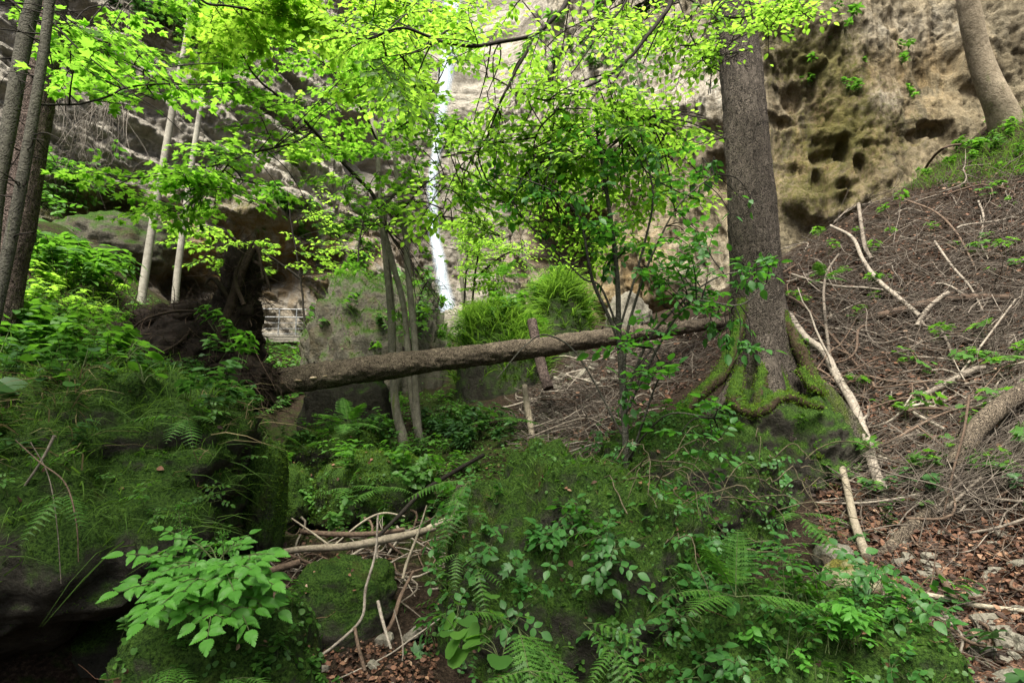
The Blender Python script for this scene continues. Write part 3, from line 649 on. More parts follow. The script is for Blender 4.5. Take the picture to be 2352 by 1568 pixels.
def pline(c, r=None, n=None):
    """c: list of (px,py,Y[,width px]); returns smoothed 3-D line and radii from pixel widths"""
    pts = np.array([P(a[0], a[1], a[2]) for a in c])
    rad = [a[3] / 2 * proj(q)[2] / F * math.cos(math.atan((a[0] - CX) / F)) for a, q in zip(c, pts)] if len(c[0]) > 3 else r
    return smooth_line(pts, n or max(8, 5 * (len(c) - 1)), rad)
def trunk(name, label, cat, c, mat, k=16, lump=0.12, moss=None, bark=None, group=None, n=None, seed=1, flare=None):
    pts, rad = pline(c, n=n or 40)
    root = empty(name, pts[-1] if pts[-1][2] < pts[0][2] else pts[0])
    tag(root, label, cat, group)
    mb = MB(); b = 0.0
    if moss is not None: b = np.interp(np.linspace(0, 1, len(pts)), *moss)
    tube(mb, pts, rad, k, 0.5, b, lump=lump, seed=seed, lumpscale=(4, 4, 1.2), bark=bark, flare=flare)
    mb.build('trunk', mat, root)
    return root, pts, rad

# big spruce beside the brush slope
SY = 6.55
sp_root, sp_pts, sp_rad = trunk('spruce_tree', 'tall straight spruce with mossy buttress roots on a boulder', 'tree',
    [(1650, -420, SY + 0.3, 88), (1668, -100, SY + 0.2, 92), (1688, 40, SY + 0.1, 95), (1705, 200, SY, 98), (1722, 400, SY, 106), (1732, 560, SY, 116), (1740, 700, SY, 134), (1756, 800, SY, 160), (1768, 890, SY, 205), (1780, 970, SY, 250), (1786, 1030, SY, 270)],
    M_spruce, k=110, lump=0.12, moss=([0, 0.45, 0.66, 0.8, 1], [0.05, 0.08, 0.2, 0.36, 0.4]), n=420, bark=(0.010, (22, 22, 6)), flare=(np.clip((np.linspace(0, 1, 420) - 0.58) / 0.42, 0, 1) ** 1.4 * 1.0, [(0.3, 0.3, 1.0), (1.5, 0.28, 0.9), (2.6, 0.3, 1.0), (3.5, 0.25, 0.8), (4.3, 0.3, 1.1), (5.3, 0.28, 1.0)]))
rs = MB(); rsm = MB()
def rootline(c, r, mossed, k=10):
    pts, rad = pline([(a[0], a[1], a[2]) for a in c], r, n=6 * len(c))
    tube(rsm if mossed else rs, pts, rad, k, lump=0.35, seed=4, lumpscale=(7, 7, 7))
rootline([(1705, 690, 6.3), (1690, 780, 6.1), (1655, 860, 5.95), (1610, 900, 5.9), (1560, 960, 5.8)], [0.05, 0.075, 0.08, 0.07, 0.05], True)
rootline([(1800, 720, 6.3), (1835, 800, 6.2), (1870, 880, 6.15), (1900, 960, 6.0), (1915, 1010, 6.0)], [0.04, 0.07, 0.085, 0.08, 0.05], True)
rootline([(1755, 780, 6.25), (1775, 880, 6.0), (1800, 960, 5.8), (1825, 1020, 5.72), (1850, 1100, 5.7), (1862, 1150, 5.7)], [0.12, 0.13, 0.10, 0.08, 0.06, 0.04], False)
rootline([(1760, 830, 6.1), (1745, 900, 5.9), (1735, 960, 5.85)], [0.06, 0.07, 0.05], True)
rootline([(1790, 860, 6.1), (1820, 930, 5.85), (1860, 1000, 5.75), (1880, 1050, 5.7)], [0.05, 0.06, 0.05, 0.04], True)
rootline([(1700, 850, 5.95), (1688, 895, 5.5), (1692, 928, 5.4), (1720, 945, 5.32), (1750, 942, 5.3), (1785, 915, 5.32), (1815, 912, 5.38), (1850, 926, 5.5), (1888, 935, 5.65)], [0.05, 0.075, 0.07, 0.055, 0.055, 0.052, 0.05, 0.045, 0.025], True)
rootline([(1680, 840, 6.1), (1670, 900, 5.95), (1640, 940, 5.85), (1610, 985, 5.8)], [0.05, 0.05, 0.04, 0.03], False)
rootline([(1840, 850, 6.1), (1870, 890, 5.95), (1895, 905, 5.9)], [0.06, 0.05, 0.03], True)
rootline([(1800, 990, 5.8), (1815, 1050, 5.75), (1850, 1100, 5.7), (1880, 1120, 5.7)], [0.09, 0.08, 0.06, 0.03], True)
rsm_o = rsm.build('mossy_roots', M_mossroot, sp_root); rs.build('bare_roots', M_spruce, sp_root)
# moss fuzz on the mossed roots
vv = rsm.verts(); k_ = rng.integers(0, len(vv), 9000); m_ = MB()
leaves(m_, TUFT, vv[k_] + rng.normal(0, 0.012, (9000, 3)), rng.normal(size=(9000, 3)) + [0, -0.3, 0.7], rng.normal(size=(9000, 3)), rng.uniform(0.012, 0.03, 9000), width=1.6)
o = m_.build('moss', leaf_mat('bright_moss', (0.05, 0.10, 0.012), (0.15, 0.27, 0.03), (0.2, 0.3, 0.02), 0.3, 0.9, 0.05), sp_root, smooth=False); tag(o, kind='stuff')

trees = {}
trees['thick'] = trunk('spruce_tree', 'thick reddish barked spruce behind two thin dark trunks', 'tree', [(150, -420, 5.6, 88), (115, -60, 5.5, 95), (90, 150, 5.5, 98), (62, 330, 5.5, 100), (38, 500, 5.5, 100), (10, 640, 5.5, 104), (-20, 800, 5.5, 125)], M_reddish, k=80, lump=0.08, n=260, bark=(0.006, (28, 28, 9)))
trees['dark'] = trunk('tree', 'slim grey trunk curving past the thick reddish spruce', 'tree', [(118, -380, 4.7, 34), (84, -40, 4.7, 38), (62, 60, 4.7, 40), (40, 180, 4.7, 40), (14, 330, 4.7, 40), (-12, 480, 4.7, 42), (-40, 800, 4.7, 46)], M_grey, k=16)
trees['thin'] = trunk('tree', 'thin dark mossy trunk crossing in front of the reddish spruce', 'tree', [(175, -380, 4.4, 22), (120, -40, 4.4, 25), (110, 40, 4.4, 26), (92, 170, 4.4, 27), (62, 350, 4.4, 29), (34, 500, 4.4, 31), (6, 640, 4.4, 34), (-40, 860, 4.4, 38)], M_grey, k=14, moss=([0, 1], [0.3, 0.5]))
trees['birch1'] = trunk('birch_tree', 'pale slender birch leaning before the grey cliff, the taller one', 'tree', [(470, -250, 11.2, 13), (440, 0, 11, 13), (428, 90, 11, 15), (400, 230, 11, 16), (376, 370, 11, 18), (350, 520, 11, 20), (330, 650, 11, 22), (322, 720, 11, 23)], M_pale, k=12, lump=0.06)
trees['birch2'] = trunk('birch_tree', 'thin pale birch standing closer to the root plate', 'tree', [(490, -120, 10.6, 9), (472, 120, 10.5, 10), (462, 230, 10.5, 12), (440, 380, 10.5, 14), (424, 500, 10.5, 16), (406, 640, 10.5, 17), (398, 760, 10.5, 19)], M_pale, k=12, lump=0.06, moss=([0, 1], [0.45, 0.2]))
trees['high'] = trunk('beech_tree', 'blotched pale trunk rooted high on the slope before the cliff', 'tree', [(2180, -420, 11.4, 60), (2216, -60, 11.5, 52), (2228, 30, 11.6, 54), (2248, 120, 11.8, 60), (2274, 200, 11.9, 68), (2300, 255, 12, 80), (2318, 300, 12.1, 92)], M_beech, k=20, lump=0.14, moss=([0, 0.6, 1], [0.1, 0.25, 0.35]))
mapt = empty('maple_tree', P(950, 1040, 9)); tag(mapt, 'slender many stemmed maple behind the fallen log with lime green leaves', 'tree')
MST = {}
def stem(key, c, mat, moss):
    c = [(a[0] + 1.0 * (a[0] - 925) * 0.12, a[1], a[2], a[3] * 0.85) for a in c]
    pts, rad = pline(c, n=60); mb = MB(); tube(mb, pts, rad, 12, 0.5, np.interp(np.linspace(0, 1, 60), *moss), lump=0.12, seed=len(MST), lumpscale=(6, 6, 3)); mb.build('trunk', mat, mapt); MST[key] = pts
stem('a', [(830, -60, 9.6, 9), (848, 120, 9.4, 11), (860, 260, 9.2, 12), (872, 336, 9.1, 13), (878, 437, 9, 14), (886, 524, 9, 15), (905, 608, 9, 16), (925, 692, 9, 16), (935, 792, 9, 17), (939, 860, 9, 18), (946, 927, 9, 19), (957, 994, 9, 21), (972, 1060, 9, 26)], M_stem, ([0, 1], [0.2, 0.5]))
stem('b', [(880, -60, 9.5, 8), (890, 100, 9.3, 10), (897, 201, 9.2, 12), (905, 302, 9.1, 14), (915, 420, 8.95, 15), (929, 524, 8.9, 16), (936, 625, 8.9, 17), (945, 725, 8.9, 18), (951, 803, 8.9, 18), (950, 863, 8.9, 19), (958, 994, 8.9, 22), (974, 1060, 8.9, 26)], M_stem, ([0, 1], [0.05, 0.5]))
stem('c', [(990, 250, 9.6, 9), (959, 336, 9.5, 12), (942, 376, 9.4, 13), (932, 420, 9.3, 15), (905, 445, 9.3, 18), (888, 470, 9.3, 20), (886, 524, 9.3, 21), (893, 608, 9.3, 21), (902, 725, 9.3, 22), (903, 809, 9.3, 22), (906, 870, 9.3, 22), (911, 940, 9.3, 24), (924, 1000, 9.3, 28), (934, 1050, 9.3, 36)], M_stem, ([0, 0.4, 1], [0.3, 0.55, 0.6]))
trees['fall'] = trunk('tree', 'thin grey sapling trunk just beside the waterfall', 'tree', [(1030, 300, 15.5, 6), (1044, 480, 15.5, 8), (1058, 620, 15.5, 10), (1068, 700, 15.5, 12), (1076, 780, 15.5, 14)], M_stem, k=10)

# fallen tree with its root plate
ft = empty('fallen_tree', P(575, 885, 7.4)); tag(ft, 'fallen spruce log bridging the gully with its earthy root plate upended', 'fallen tree')
lp, lr = pline([(520, 893, 7.3, 74), (571, 889, 7.35, 72), (650, 876, 7.4, 68), (781, 856, 7.6, 62), (980, 832, 7.9, 54), (1184, 805, 8.3, 48), (1419, 772, 8.9, 40), (1571, 752, 9.5, 31), (1680, 738, 10.2, 25)], n=420)
lp = lp + 0.035 * fbm(lp * 0.9, 2, 4)[:, None]
mb = MB(); tube(mb, lp, lr, 56, 0.5, 0.3, lump=0.16, seed=6, lumpscale=(2.5, 5, 5), bark=(0.016, (6, 15, 15))); 
mb.build('trunk', M_log, ft)
for px_, py_ in ((650, 838), (655, 842), (1062, 790), (1276, 762), (1500, 735), (1330, 770), (985, 800), (1150, 776), (1420, 748), (720, 830), (860, 815), (930, 806), (1230, 770), (1380, 752), (1470, 742)):
    k = np.argmin(np.abs(proj(lp)[0] - px_)); b = lp[k] + [0, 0, lr[k] * 0.8]
    d = unit(rng.normal(size=3) * 0.5 + [0, -0.3, 0.9]); q = b + np.outer(np.linspace(0, 1, 4), d) * rng.uniform(0.05, 0.14)
    mb = MB(); tube(mb, q, [0.022, 0.018, 0.014, 0.008], 6); mb.build('branch_stub', M_twig, ft)
v, f = ico(3)
for px_, py_, s in ((664, 913, 0.030), (697, 903, 0.035), (730, 882, 0.042), (757, 878, 0.032), (790, 893, 0.02)):
    k = np.argmin(np.abs(proj(lp)[0] - px_)); dirn = unit(np.array([-0.1, -1, -0.25]))
    c = lp[k] + dirn * lr[k] * 0.98
    mb = MB(); q = v * np.array([1.5, 1.0, 0.5]) * s * (1 + 0.2 * fbm(v * 2, 2, int(px_)))[:, None]; mb.add(q + c, f)
    mb.build('bracket_fungus', wood_mat('fungus', (0.25, 0.18, 0.10), (0.5, 0.42, 0.3)), ft)
# the root plate: an upended disc of earth and roots
def lumpy(mb, c, r, seed, amp=0.35, sub=5):
    v, f = ico(sub); d = 1 + amp * fbm(v * 1.7 + seed, 4, seed) + 0.5 * amp * billow(v * 4 + seed, 4, seed + 1)
    mb.add(v * d[:, None] * np.array(r) + c, f)
mb = MB()
lumpy(mb, P(430, 810, 7.25), (0.85, 0.38, 0.42), 3); lumpy(mb, P(525, 750, 7.3), (0.42, 0.32, 0.55), 5, 0.45); lumpy(mb, P(555, 655, 7.35), (0.20, 0.22, 0.5), 7, 0.5); lumpy(mb, P(560, 880, 7.2), (0.45, 0.35, 0.32), 9); lumpy(mb, P(410, 745, 7.4), (0.5, 0.3, 0.3), 13, 0.5); lumpy(mb, P(345, 775, 7.45), (0.55, 0.3, 0.34), 11)
plate = mb.build('root_plate', M_earth, ft)
pv = mb.verts()
mb = MB()
for c, r in (([(500, 800, 7.0), (530, 700, 7.0), (560, 610, 7.1), (578, 560, 7.2)], [0.06, 0.07, 0.05, 0.02]), ([(560, 620, 7.0), (590, 570, 7.0), (604, 640, 6.9)], [0.035, 0.03, 0.012]), ([(575, 600, 7.1), (598, 610, 7.0), (612, 640, 7.0), (622, 668, 7.0)], [0.03, 0.026, 0.02, 0.008]),
             ([(460, 720, 7.0), (420, 780, 6.9), (350, 820, 6.8), (300, 850, 6.8)], [0.012, 0.018, 0.014, 0.008]), ([(470, 715, 7.0), (400, 715, 6.95), (330, 735, 6.9), (290, 770, 6.9)], [0.015, 0.02, 0.015, 0.008]), ([(530, 690, 7.0), (490, 640, 6.95), (470, 655, 6.95)], [0.03, 0.026, 0.01]),
             ([(560, 700, 6.9), (540, 640, 6.9), (556, 590, 6.9)], [0.03, 0.025, 0.012])):
    tube(mb, *pline(c, r, n=26), k=8, lump=0.3, seed=3, lumpscale=(9, 9, 9))
k_ = rng.integers(0, len(pv), 2400); st = pv[k_]; cen = P(480, 800, 7.3)
twigs(mb, st, unit(st - cen) * 0.8 + rng.normal(size=(2400, 3)) * 0.6 + [0, -0.3, -0.25], rng.uniform(0.08, 0.5, 2400), rng.uniform(0.0015, 0.007, 2400), seg=6, wig=0.5, grav=0.25)
mb.build('roots', M_root, ft)
mb = MB(); k_ = rng.integers(0, len(pv), 160); twigs(mb, pv[k_], unit(pv[k_] - cen) * 0.5 + rng.normal(size=(160, 3)) * 0.8 + [0, -0.5, -0.1], rng.uniform(0.2, 0.7, 160), rng.uniform(0.003, 0.008, 160), seg=9, wig=0.6, grav=0.3); mb.build('pale_roots', M_brownwood, ft)

# short broken logs by the fallen tree
def pole(name, label, cat, c, mat, k=10, lump=0.12, n=None, group=None, ground_=False, seed=2, endmat=None, side=None):
    """a bare branch or pole; c = (px,py,Y,width) or, with ground_, (px,py,lift,width) lying on the ground"""
    if ground_:
        pts = np.array([onT(a[0], a[1], a[2]) for a in c]); rad = [a[3] / 2 * proj(p_)[2] / F * math.cos(math.atan((a[0] - CX) / F)) for a, p_ in zip(c, pts)]
        pts, rad = smooth_line(pts, n or max(10, 6 * len(c)), rad)
    else: pts, rad = pline(c, n=n or max(10, 6 * len(c)))
    mb = MB(); tube(mb, pts, rad, k, lump=lump, seed=seed, lumpscale=(6, 6, 6))
    for (t0, dx, dy, dz, L_, r_) in (side or []):
        i0 = int(t0 * (len(pts) - 1)); q = pts[i0] + np.outer(np.linspace(0, 1, 7), unit([dx, dy, dz])) * L_; q += 0.05 * L_ * fbm(q * 4, 2, seed)[:, None]
        tube(mb, q, np.linspace(r_, r_ * 0.35, 7), 6)
    o = mb.build(name, mat); tag(o, label, cat, group); return o
pole('broken_log', 'short reddish broken log leaning behind the fallen tree', 'log', [(1221, 735, 9.3, 22), (1232, 790, 9.2, 23), (1246, 850, 9.1, 25), (1260, 892, 9.0, 26)], M_reddish, 14)
pole('broken_log', 'upright pale broken stub standing in the brushwood under the log', 'log', [(1205, 884, 8.8, 12), (1210, 925, 8.7, 15), (1216, 960, 8.6, 15), (1222, 1000, 8.5, 14)], M_palewood, 10, 0.25)
pole('broken_log', 'dark brown stub leaning above the end of the fallen log', 'log', [(1560, 690, 10.3, 16), (1572, 720, 10.2, 18), (1582, 745, 10.1, 18)], M_brownwood, 10)

# waterfall and bridge
t = NT('falling_water')
n1 = t.noise(3.0, 5, 0.6, t.pos((7.0, 7.0, 0.12)))
em = t.bsdf(t.ramp(n1, [(0.3, (0.44, 0.56, 0.68)), (0.7, (0.78, 0.85, 0.92))]), 0.6, spec=0.2)
tr = t.n('BsdfTranslucent', Color=(0.6, 0.7, 0.8, 1)).outputs[0]
mx = t.n('MixShader', Fac=0.35, i1=em, i2=tr).outputs[0]
al = t.math('MULTIPLY', t.attr('moss'), t.range(n1, 0.3, 0.62, 0.25, 1.0), True)
mx = t.n('MixShader', Fac=al, i1=t.n('BsdfTransparent').outputs[0], i2=mx).outputs[0]
M_water = t.done(mx)
mb = MB()
wl = [(1040, -60, 26.5, 70), (1034, 80, 26, 64), (1020, 200, 25.5, 46), (1008, 300, 25, 30), (996, 400, 24.6, 32), (995, 470, 24.3, 34), (998, 540, 24, 34), (1010, 600, 23.6, 40), (1020, 660, 23.4, 46), (1028, 720, 23.2, 52), (1032, 790, 23.2, 60)]
pts, rad = pline(wl, n=90)
for layer in range(3):
    S = np.linspace(-1, 1, 17); rows = []
    for p_, r_ in zip(pts, rad):
        x = S * r_ * 0.85 * (1 - 0.12 * layer); rows.append(np.c_[p_[0] + x, p_[1] - 0.35 * np.cos(S * 1.5) * r_ + 0.22 * layer + 0 * x, p_[2] + 0 * x])
    v_ = np.concatenate(rows); v_[:, :2] += 0.12 * fbm(v_ * np.array([2.5, 2.5, 0.35]), 3, 90 + layer)[:, None]
    i = np.arange(89)[:, None] * 17; j = np.arange(16)[None]
    mb.add(v_, np.stack([i + j, i + j + 1, i + 18 + j, i + 17 + j], -1).reshape(-1, 4), 0.5, np.tile(np.clip((1 - np.abs(S)) ** 1.3 * 1.25, 0, 1), 90))
tag(mb.build('water', M_water, origin=(0, 0, 0)), 'white veil of the waterfall dropping between the cliffs', kind='structure')
t = NT('galvanised_steel'); M_steel = t.done(t.bsdf(t.ramp(t.noise(20, 4), [(0.3, (0.15, 0.156, 0.16)), (0.7, (0.26, 0.27, 0.275))]), 0.45, spec=0.5, Metallic=0.4))
M_deck = wood_mat('deck_timber', (0.13, 0.12, 0.10), (0.27, 0.25, 0.21))
def box(mb, c, ax, ay, az):
    c = np.asarray(c, float); s = np.array([(x, y, z) for x in (-1, 1) for y in (-1, 1) for z in (-1, 1)], float)
    v_ = c + s[:, :1] * ax + s[:, 1:2] * ay + s[:, 2:] * az
    mb.add(v_, [[0, 1, 3, 2], [4, 6, 7, 5], [0, 4, 5, 1], [2, 3, 7, 6], [0, 2, 6, 4], [1, 5, 7, 3]])
BY = 17.0
b0, b1 = P(560, 772, BY), P(700, 772, BY + 0.6); ux = unit(b1 - b0); uy = unit(np.array([-ux[1], ux[0], 0])); uz = np.array([0, 0, 1.0])
br = empty('footbridge', (b0 + b1) / 2); tag(br, 'small footbridge with a steel railing between root plate and rock slab', 'footbridge')
Lb = np.linalg.norm(b1 - b0)
mb = MB()
for i in range(14): box(mb, b0 + ux * Lb * (i + 0.5) / 14 + uy * 0.5, ux * Lb / 30, uy * 0.6, uz * 0.025)
mb.build('deck', M_deck, br, smooth=False)
mb = MB(); box(mb, (b0 + b1) / 2 - uz * 0.11 - uy * 0.05, ux * Lb / 2, uy * 0.04, uz * 0.08); box(mb, (b0 + b1) / 2 - uz * 0.11 + uy * 1.0, ux * Lb / 2, uy * 0.04, uz * 0.08); mb.build('beam', M_deck, br, smooth=False)
for side in (0.0,):
    mb = MB(); o_ = b0 + uy * side
    for h, r_ in ((0.85, 0.02), (0.6, 0.016), (0.42, 0.006), (0.24, 0.006), (0.08, 0.008)): tube(mb, np.array([o_ + uz * h, o_ + ux * Lb * 0.5 + uz * h, o_ + ux * Lb + uz * h]), r_, 8)
    for t0 in ((0.04, 0.55, 0.84) if side == 0 else (0.3, 0.95)): tube(mb, np.array([o_ + ux * Lb * t0 - uz * 0.12, o_ + ux * Lb * t0 + uz * 0.4, o_ + ux * Lb * t0 + uz * 0.86]), 0.02, 8)
    mb.build('railing', M_steel, br)
# path railing above the bank, left of the root plate
rl = [(250, 672, 13.2), (310, 694, 13.2), (390, 706, 13.3), (470, 714, 13.5)]
rlp = np.array([P(*c) for c in rl])
rr_ = empty('path_railing', rlp[1] - [0, 0, 0.9]); tag(rr_, 'thin grey steel railing along the path behind the birches', 'railing')
mb = MB(); tube(mb, smooth_line(rlp, 16), 0.028, 8); tube(mb, smooth_line(rlp - [0, 0, 0.28], 16), 0.018, 8); tube(mb, smooth_line(rlp - [0, 0, 0.5], 16), 0.012, 8); mb.build('handrail', M_steel, rr_)
for q in rlp: mb = MB(); tube(mb, np.array([q + [0, 0, 0.02], q - [0, 0, 0.5], q - [0, 0, 1.0]]), 0.025, 8); mb.build('post', M_steel, rr_)
# ---------- leaves overhead ----------
M_maple = leaf_mat('maple_leaf', (0.045, 0.13, 0.012), (0.09, 0.21, 0.022), (0.27, 0.62, 0.045), 0.6, 0.45)
M_mapleb = leaf_mat('bright_maple_leaf', (0.06, 0.16, 0.012), (0.12, 0.25, 0.02), (0.36, 0.68, 0.05), 0.6, 0.45)
M_beechl = leaf_mat('beech_leaf', (0.055, 0.15, 0.014), (0.11, 0.24, 0.025), (0.33, 0.66, 0.055), 0.6, 0.45)
M_elder = leaf_mat('elder_leaf', (0.034, 0.12, 0.026), (0.068, 0.20, 0.042), (0.12, 0.42, 0.03), 0.4, 0.45, 0.4)
M_herb = leaf_mat('herb_leaf', (0.035, 0.11, 0.018), (0.085, 0.20, 0.03), (0.14, 0.40, 0.025), 0.42, 0.5)
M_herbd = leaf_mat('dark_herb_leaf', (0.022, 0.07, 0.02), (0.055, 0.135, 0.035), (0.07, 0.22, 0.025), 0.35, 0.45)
M_goat = leaf_mat('goatsbeard_leaf', (0.055, 0.19, 0.022), (0.10, 0.29, 0.04), (0.16, 0.48, 0.03), 0.4, 0.5)
M_fern = leaf_mat('fern_leaf', (0.04, 0.12, 0.018), (0.09, 0.22, 0.032), (0.14, 0.42, 0.03), 0.42, 0.5)
M_needle = leaf_mat('spruce_needles', (0.018, 0.042, 0.012), (0.05, 0.095, 0.025), (0.05, 0.1, 0.02), 0.2, 0.6)
M_gstem = wood_mat('green_stem', (0.06, 0.09, 0.03), (0.12, 0.15, 0.06))
UP = np.array([0, 0, 1.0])

# openings in the foliage: the waterfall, the spruce trunk, the pale cliff
GAPS = [(968, 1040, 380, 480, 0.75, 3), (985, 1055, 545, 750, 0.95, 3), (1650, 1800, 75, 590, 0.88, 3), (1250, 1370, 40, 190, 0.7, 3), (1180, 1360, 520, 640, 0.6, 3), (560, 690, 690, 790, 0.9, 3),
        (250, 700, 230, 390, 0.45, 4.6), (180, 330, 230, 330, 0.6, 4), (640, 900, 430, 640, 0.5, 3), (1100, 1200, 60, 260, 0.5, 3), (1540, 1680, 130, 300, 0.5, 3)]
class LeafSet:
    def __init__(s): s.p = []; s.d = []; s.n = []; s.s = []
    def add(s, p, d, n, sc_): s.p.append(p); s.d.append(d); s.n.append(n); s.s.append(sc_)
    def build(s, name, tpl, mat, parent, extra=None, width=1.0):
        mb = MB() if extra is None else extra
        if s.p and name == 'foliage':
            q = np.array(s.p); x, y, f = proj(q); dp = f > 0
            keep = np.ones(len(q), bool); r = rng.random(len(q))
            for x0, x1, y0, y1, pr, fm in GAPS: keep &= ~((x > x0) & (x < x1) & (y > y0) & (y < y1) & (r < pr) & (f > fm))
            s.p = list(q[keep]); s.d = [a for a, b in zip(s.d, keep) if b]; s.n = [a for a, b in zip(s.n, keep) if b]; s.s = [a for a, b in zip(s.s, keep) if b]
        if s.p: leaves(mb, tpl, np.array(s.p), np.array(s.d), np.array(s.n), np.array(s.s), width=width)
        return mb.build(name, mat, parent, smooth=True)
def rot(v, ax, a):
    return v * math.cos(a) + np.cross(ax, v) * math.sin(a) + ax * np.dot(ax, v) * (1 - math.cos(a))
def spray(T, S, start, d, L, kind, leaf, r0=0.006, roll=0.13, droop=0.15, fill=1.0):
    """a flat fan of twigs and leaves; T collects (line, radii), S the leaves"""
    d = unit(d); side = unit(np.cross(d, UP + 0.01 * rng.normal(size=3))); side = rot(side, d, rng.normal() * roll); nrm = np.cross(side, d)
    step = leaf * (0.62 if kind == 'beech' else 0.85) / fill
    n = max(3, int(L / step)); t = np.linspace(0, 1, n + 1)[1:]
    ph = rng.uniform(0, 6); wig = 0.04 * L
    def at(t): return start + d * L * t + side * wig * math.sin(4 * t + ph) - UP * droop * L * t * t
    T.append((np.array([at(x) for x in np.linspace(0, 1, 6)]), np.linspace(r0, 0.0012, 6)))
    sgn = 1 if rng.random() < 0.5 else -1
    for i, x in enumerate(t):
        q = at(x); sgn = -sgn
        for s_ in ((sgn,) if kind == 'beech' else (1, -1)):
            l = L * 0.5 * (1 - 0.75 * x) * rng.uniform(0.6, 1.2)
            if l > leaf * 1.3 and (kind == 'beech' or i % 2 == 0):
                sdir = unit(rot(d, nrm, s_ * rng.uniform(0.75, 1.05)) + 0.12 * rng.normal(size=3))
                m = max(2, int(l / step)); T.append((np.array([q, q + sdir * l * 0.5, q + sdir * l - UP * 0.06 * l]), np.array([r0 * 0.45, 0.002, 0.001])))
                s2 = 1
                for y in np.linspace(0.15, 1, m):
                    s2 = -s2; c = q + sdir * l * y - UP * 0.06 * l * y
                    for s3 in ((s2,) if kind == 'beech' else (1, -1)):
                        a = 0.0 if y == 1 else rng.uniform(0.5, 1.1)
                        ld = unit(rot(sdir, nrm, s3 * a) + 0.22 * rng.normal(size=3) - UP * 0.18)
                        pet = leaf * (0.12 if kind == 'beech' else rng.uniform(0.3, 0.7))
                        S.add(c + ld * pet, ld, unit(nrm + 0.2 * rng.normal(size=3)), leaf * rng.uniform(0.65, 1.15))
            a = 0.1 if x == 1 else rng.uniform(0.6, 1.1)
            ld = unit(rot(d, nrm, s_ * a) + 0.2 * rng.normal(size=3) - UP * 0.18)
            S.add(q + ld * leaf * (0.12 if kind == 'beech' else 0.45), ld, unit(nrm + 0.2 * rng.normal(size=3)), leaf * rng.uniform(0.7, 1.15))
def tubes(T, mb=None, k=5):
    mb = mb or MB()
    for p, r in T: tube(mb, p, r, k, cap=False)
    return mb

class Bough:
    def __init__(s, name, label, cat, base, kind, leaf, mat, root=None):
        s.root = root or tag(empty(name, base), label, cat); s.kind = kind; s.leaf = leaf; s.mat = mat
        s.lines = []; s.T = []; s.S = LeafSet()
    def line(s, c, w, foliage=0, L=(0.4, 0.9), t0=0.2):
        pts, rad = pline([(a[0], a[1], a[2]) for a in c], [x / 2 * a[2] / F for x, a in zip(np.interp(np.linspace(0, 1, len(c)), np.linspace(0, 1, len(w)), w), c)], n=6 * len(c))
        pts = pts + 0.012 * fbm(pts * 6, 2, 9)[:, None]
        s.T.append((pts, rad)); s.lines.append(pts)
        for k in range(foliage):
            i = int(len(pts) * rng.uniform(t0, 0.999)); tg_ = unit(pts[min(i + 1, len(pts) - 1)] - pts[i - 1])
            d = unit(tg_ * 0.5 + rng.normal(size=3) * np.array([0.9, 0.9, 0.16])); spray(s.T, s.S, pts[i], d, rng.uniform(*L), s.kind, s.leaf)
    def region(s, px, py, rx, ry, Y, n, L=(0.35, 0.8), leaf=None, reach=2.2):
        allp = np.concatenate(s.lines)
        for k in range(n):
            while True:
                a, b = rng.uniform(-1, 1, 2)
                if a * a + b * b < 1: break
            q = P(px + rx * a, py + ry * b, rng.uniform(*Y))
            dd = np.linalg.norm(allp - q, axis=1); j = np.argmin(dd); b0 = allp[j]; v = q - b0
            l = rng.uniform(*L)
            d = unit(v * np.array([1, 1, 0.3]) + rng.normal(size=3) * np.array([0.5, 0.5, 0.08]))
            st = q - d * l * 0.5
            if dd[j] < reach:
                m = (b0 + st) / 2 + np.array([0, 0, 0.06 * dd[j]]) + 0.05 * dd[j] * rng.normal(size=3)
                s.T.append((smooth_line([b0, m, st], 8), np.linspace(0.008, 0.005, 8)))
            spray(s.T, s.S, st, d, l, s.kind, leaf or s.leaf)
    def done(s, tpl):
        tubes(s.T).build('branches', M_twig, s.root); s.S.build('foliage', tpl, s.mat, s.root)
        return len(s.S.p)

nl = 0
# beech boughs from above
b = Bough('overhanging_branch', 'dark forked beech bough hanging from above across the pale cliff', 'branch', P(1330, -60, 4.7), 'beech', 0.072, M_beechl)
b.line([(1400, -160, 4.9), (1305, 0, 4.7), (1278, 34, 4.6), (1228, 79, 4.55), (1150, 96, 4.5), (1090, 106, 4.45), (1030, 99, 4.4), (996, 89, 4.4), (935, 65, 4.3), (888, 72, 4.3), (858, 87, 4.3), (825, 89, 4.25), (781, 70, 4.2)], [14, 10, 9, 6, 3], 9)
b.line([(996, 89, 4.4), (969, 116, 4.35), (915, 126, 4.3), (875, 134, 4.25), (835, 140, 4.2)], [4, 2], 5)
b.line([(1228, 79, 4.55), (1207, 124, 4.5), (1187, 158, 4.5), (1172, 190, 4.5), (1150, 232, 4.5), (1134, 275, 4.55), (1107, 336, 4.6), (1056, 383, 4.6), (1029, 440, 4.65), (1016, 497, 4.7)], [9, 8, 5, 3, 2], 9, t0=0.35)
b.line([(1172, 190, 4.5), (1177, 208, 4.5), (1206, 217, 4.5), (1248, 230, 4.5), (1285, 225, 4.5), (1312, 223, 4.5)], [6, 5, 3], 2)
b.line([(1206, 217, 4.5), (1228, 255, 4.5), (1251, 296, 4.55), (1278, 336, 4.6), (1300, 380, 4.6)], [4, 2], 4)
b.line([(1230, 82, 4.55), (1260, 110, 4.5), (1275, 140, 4.5)], [3, 1.5], 1)
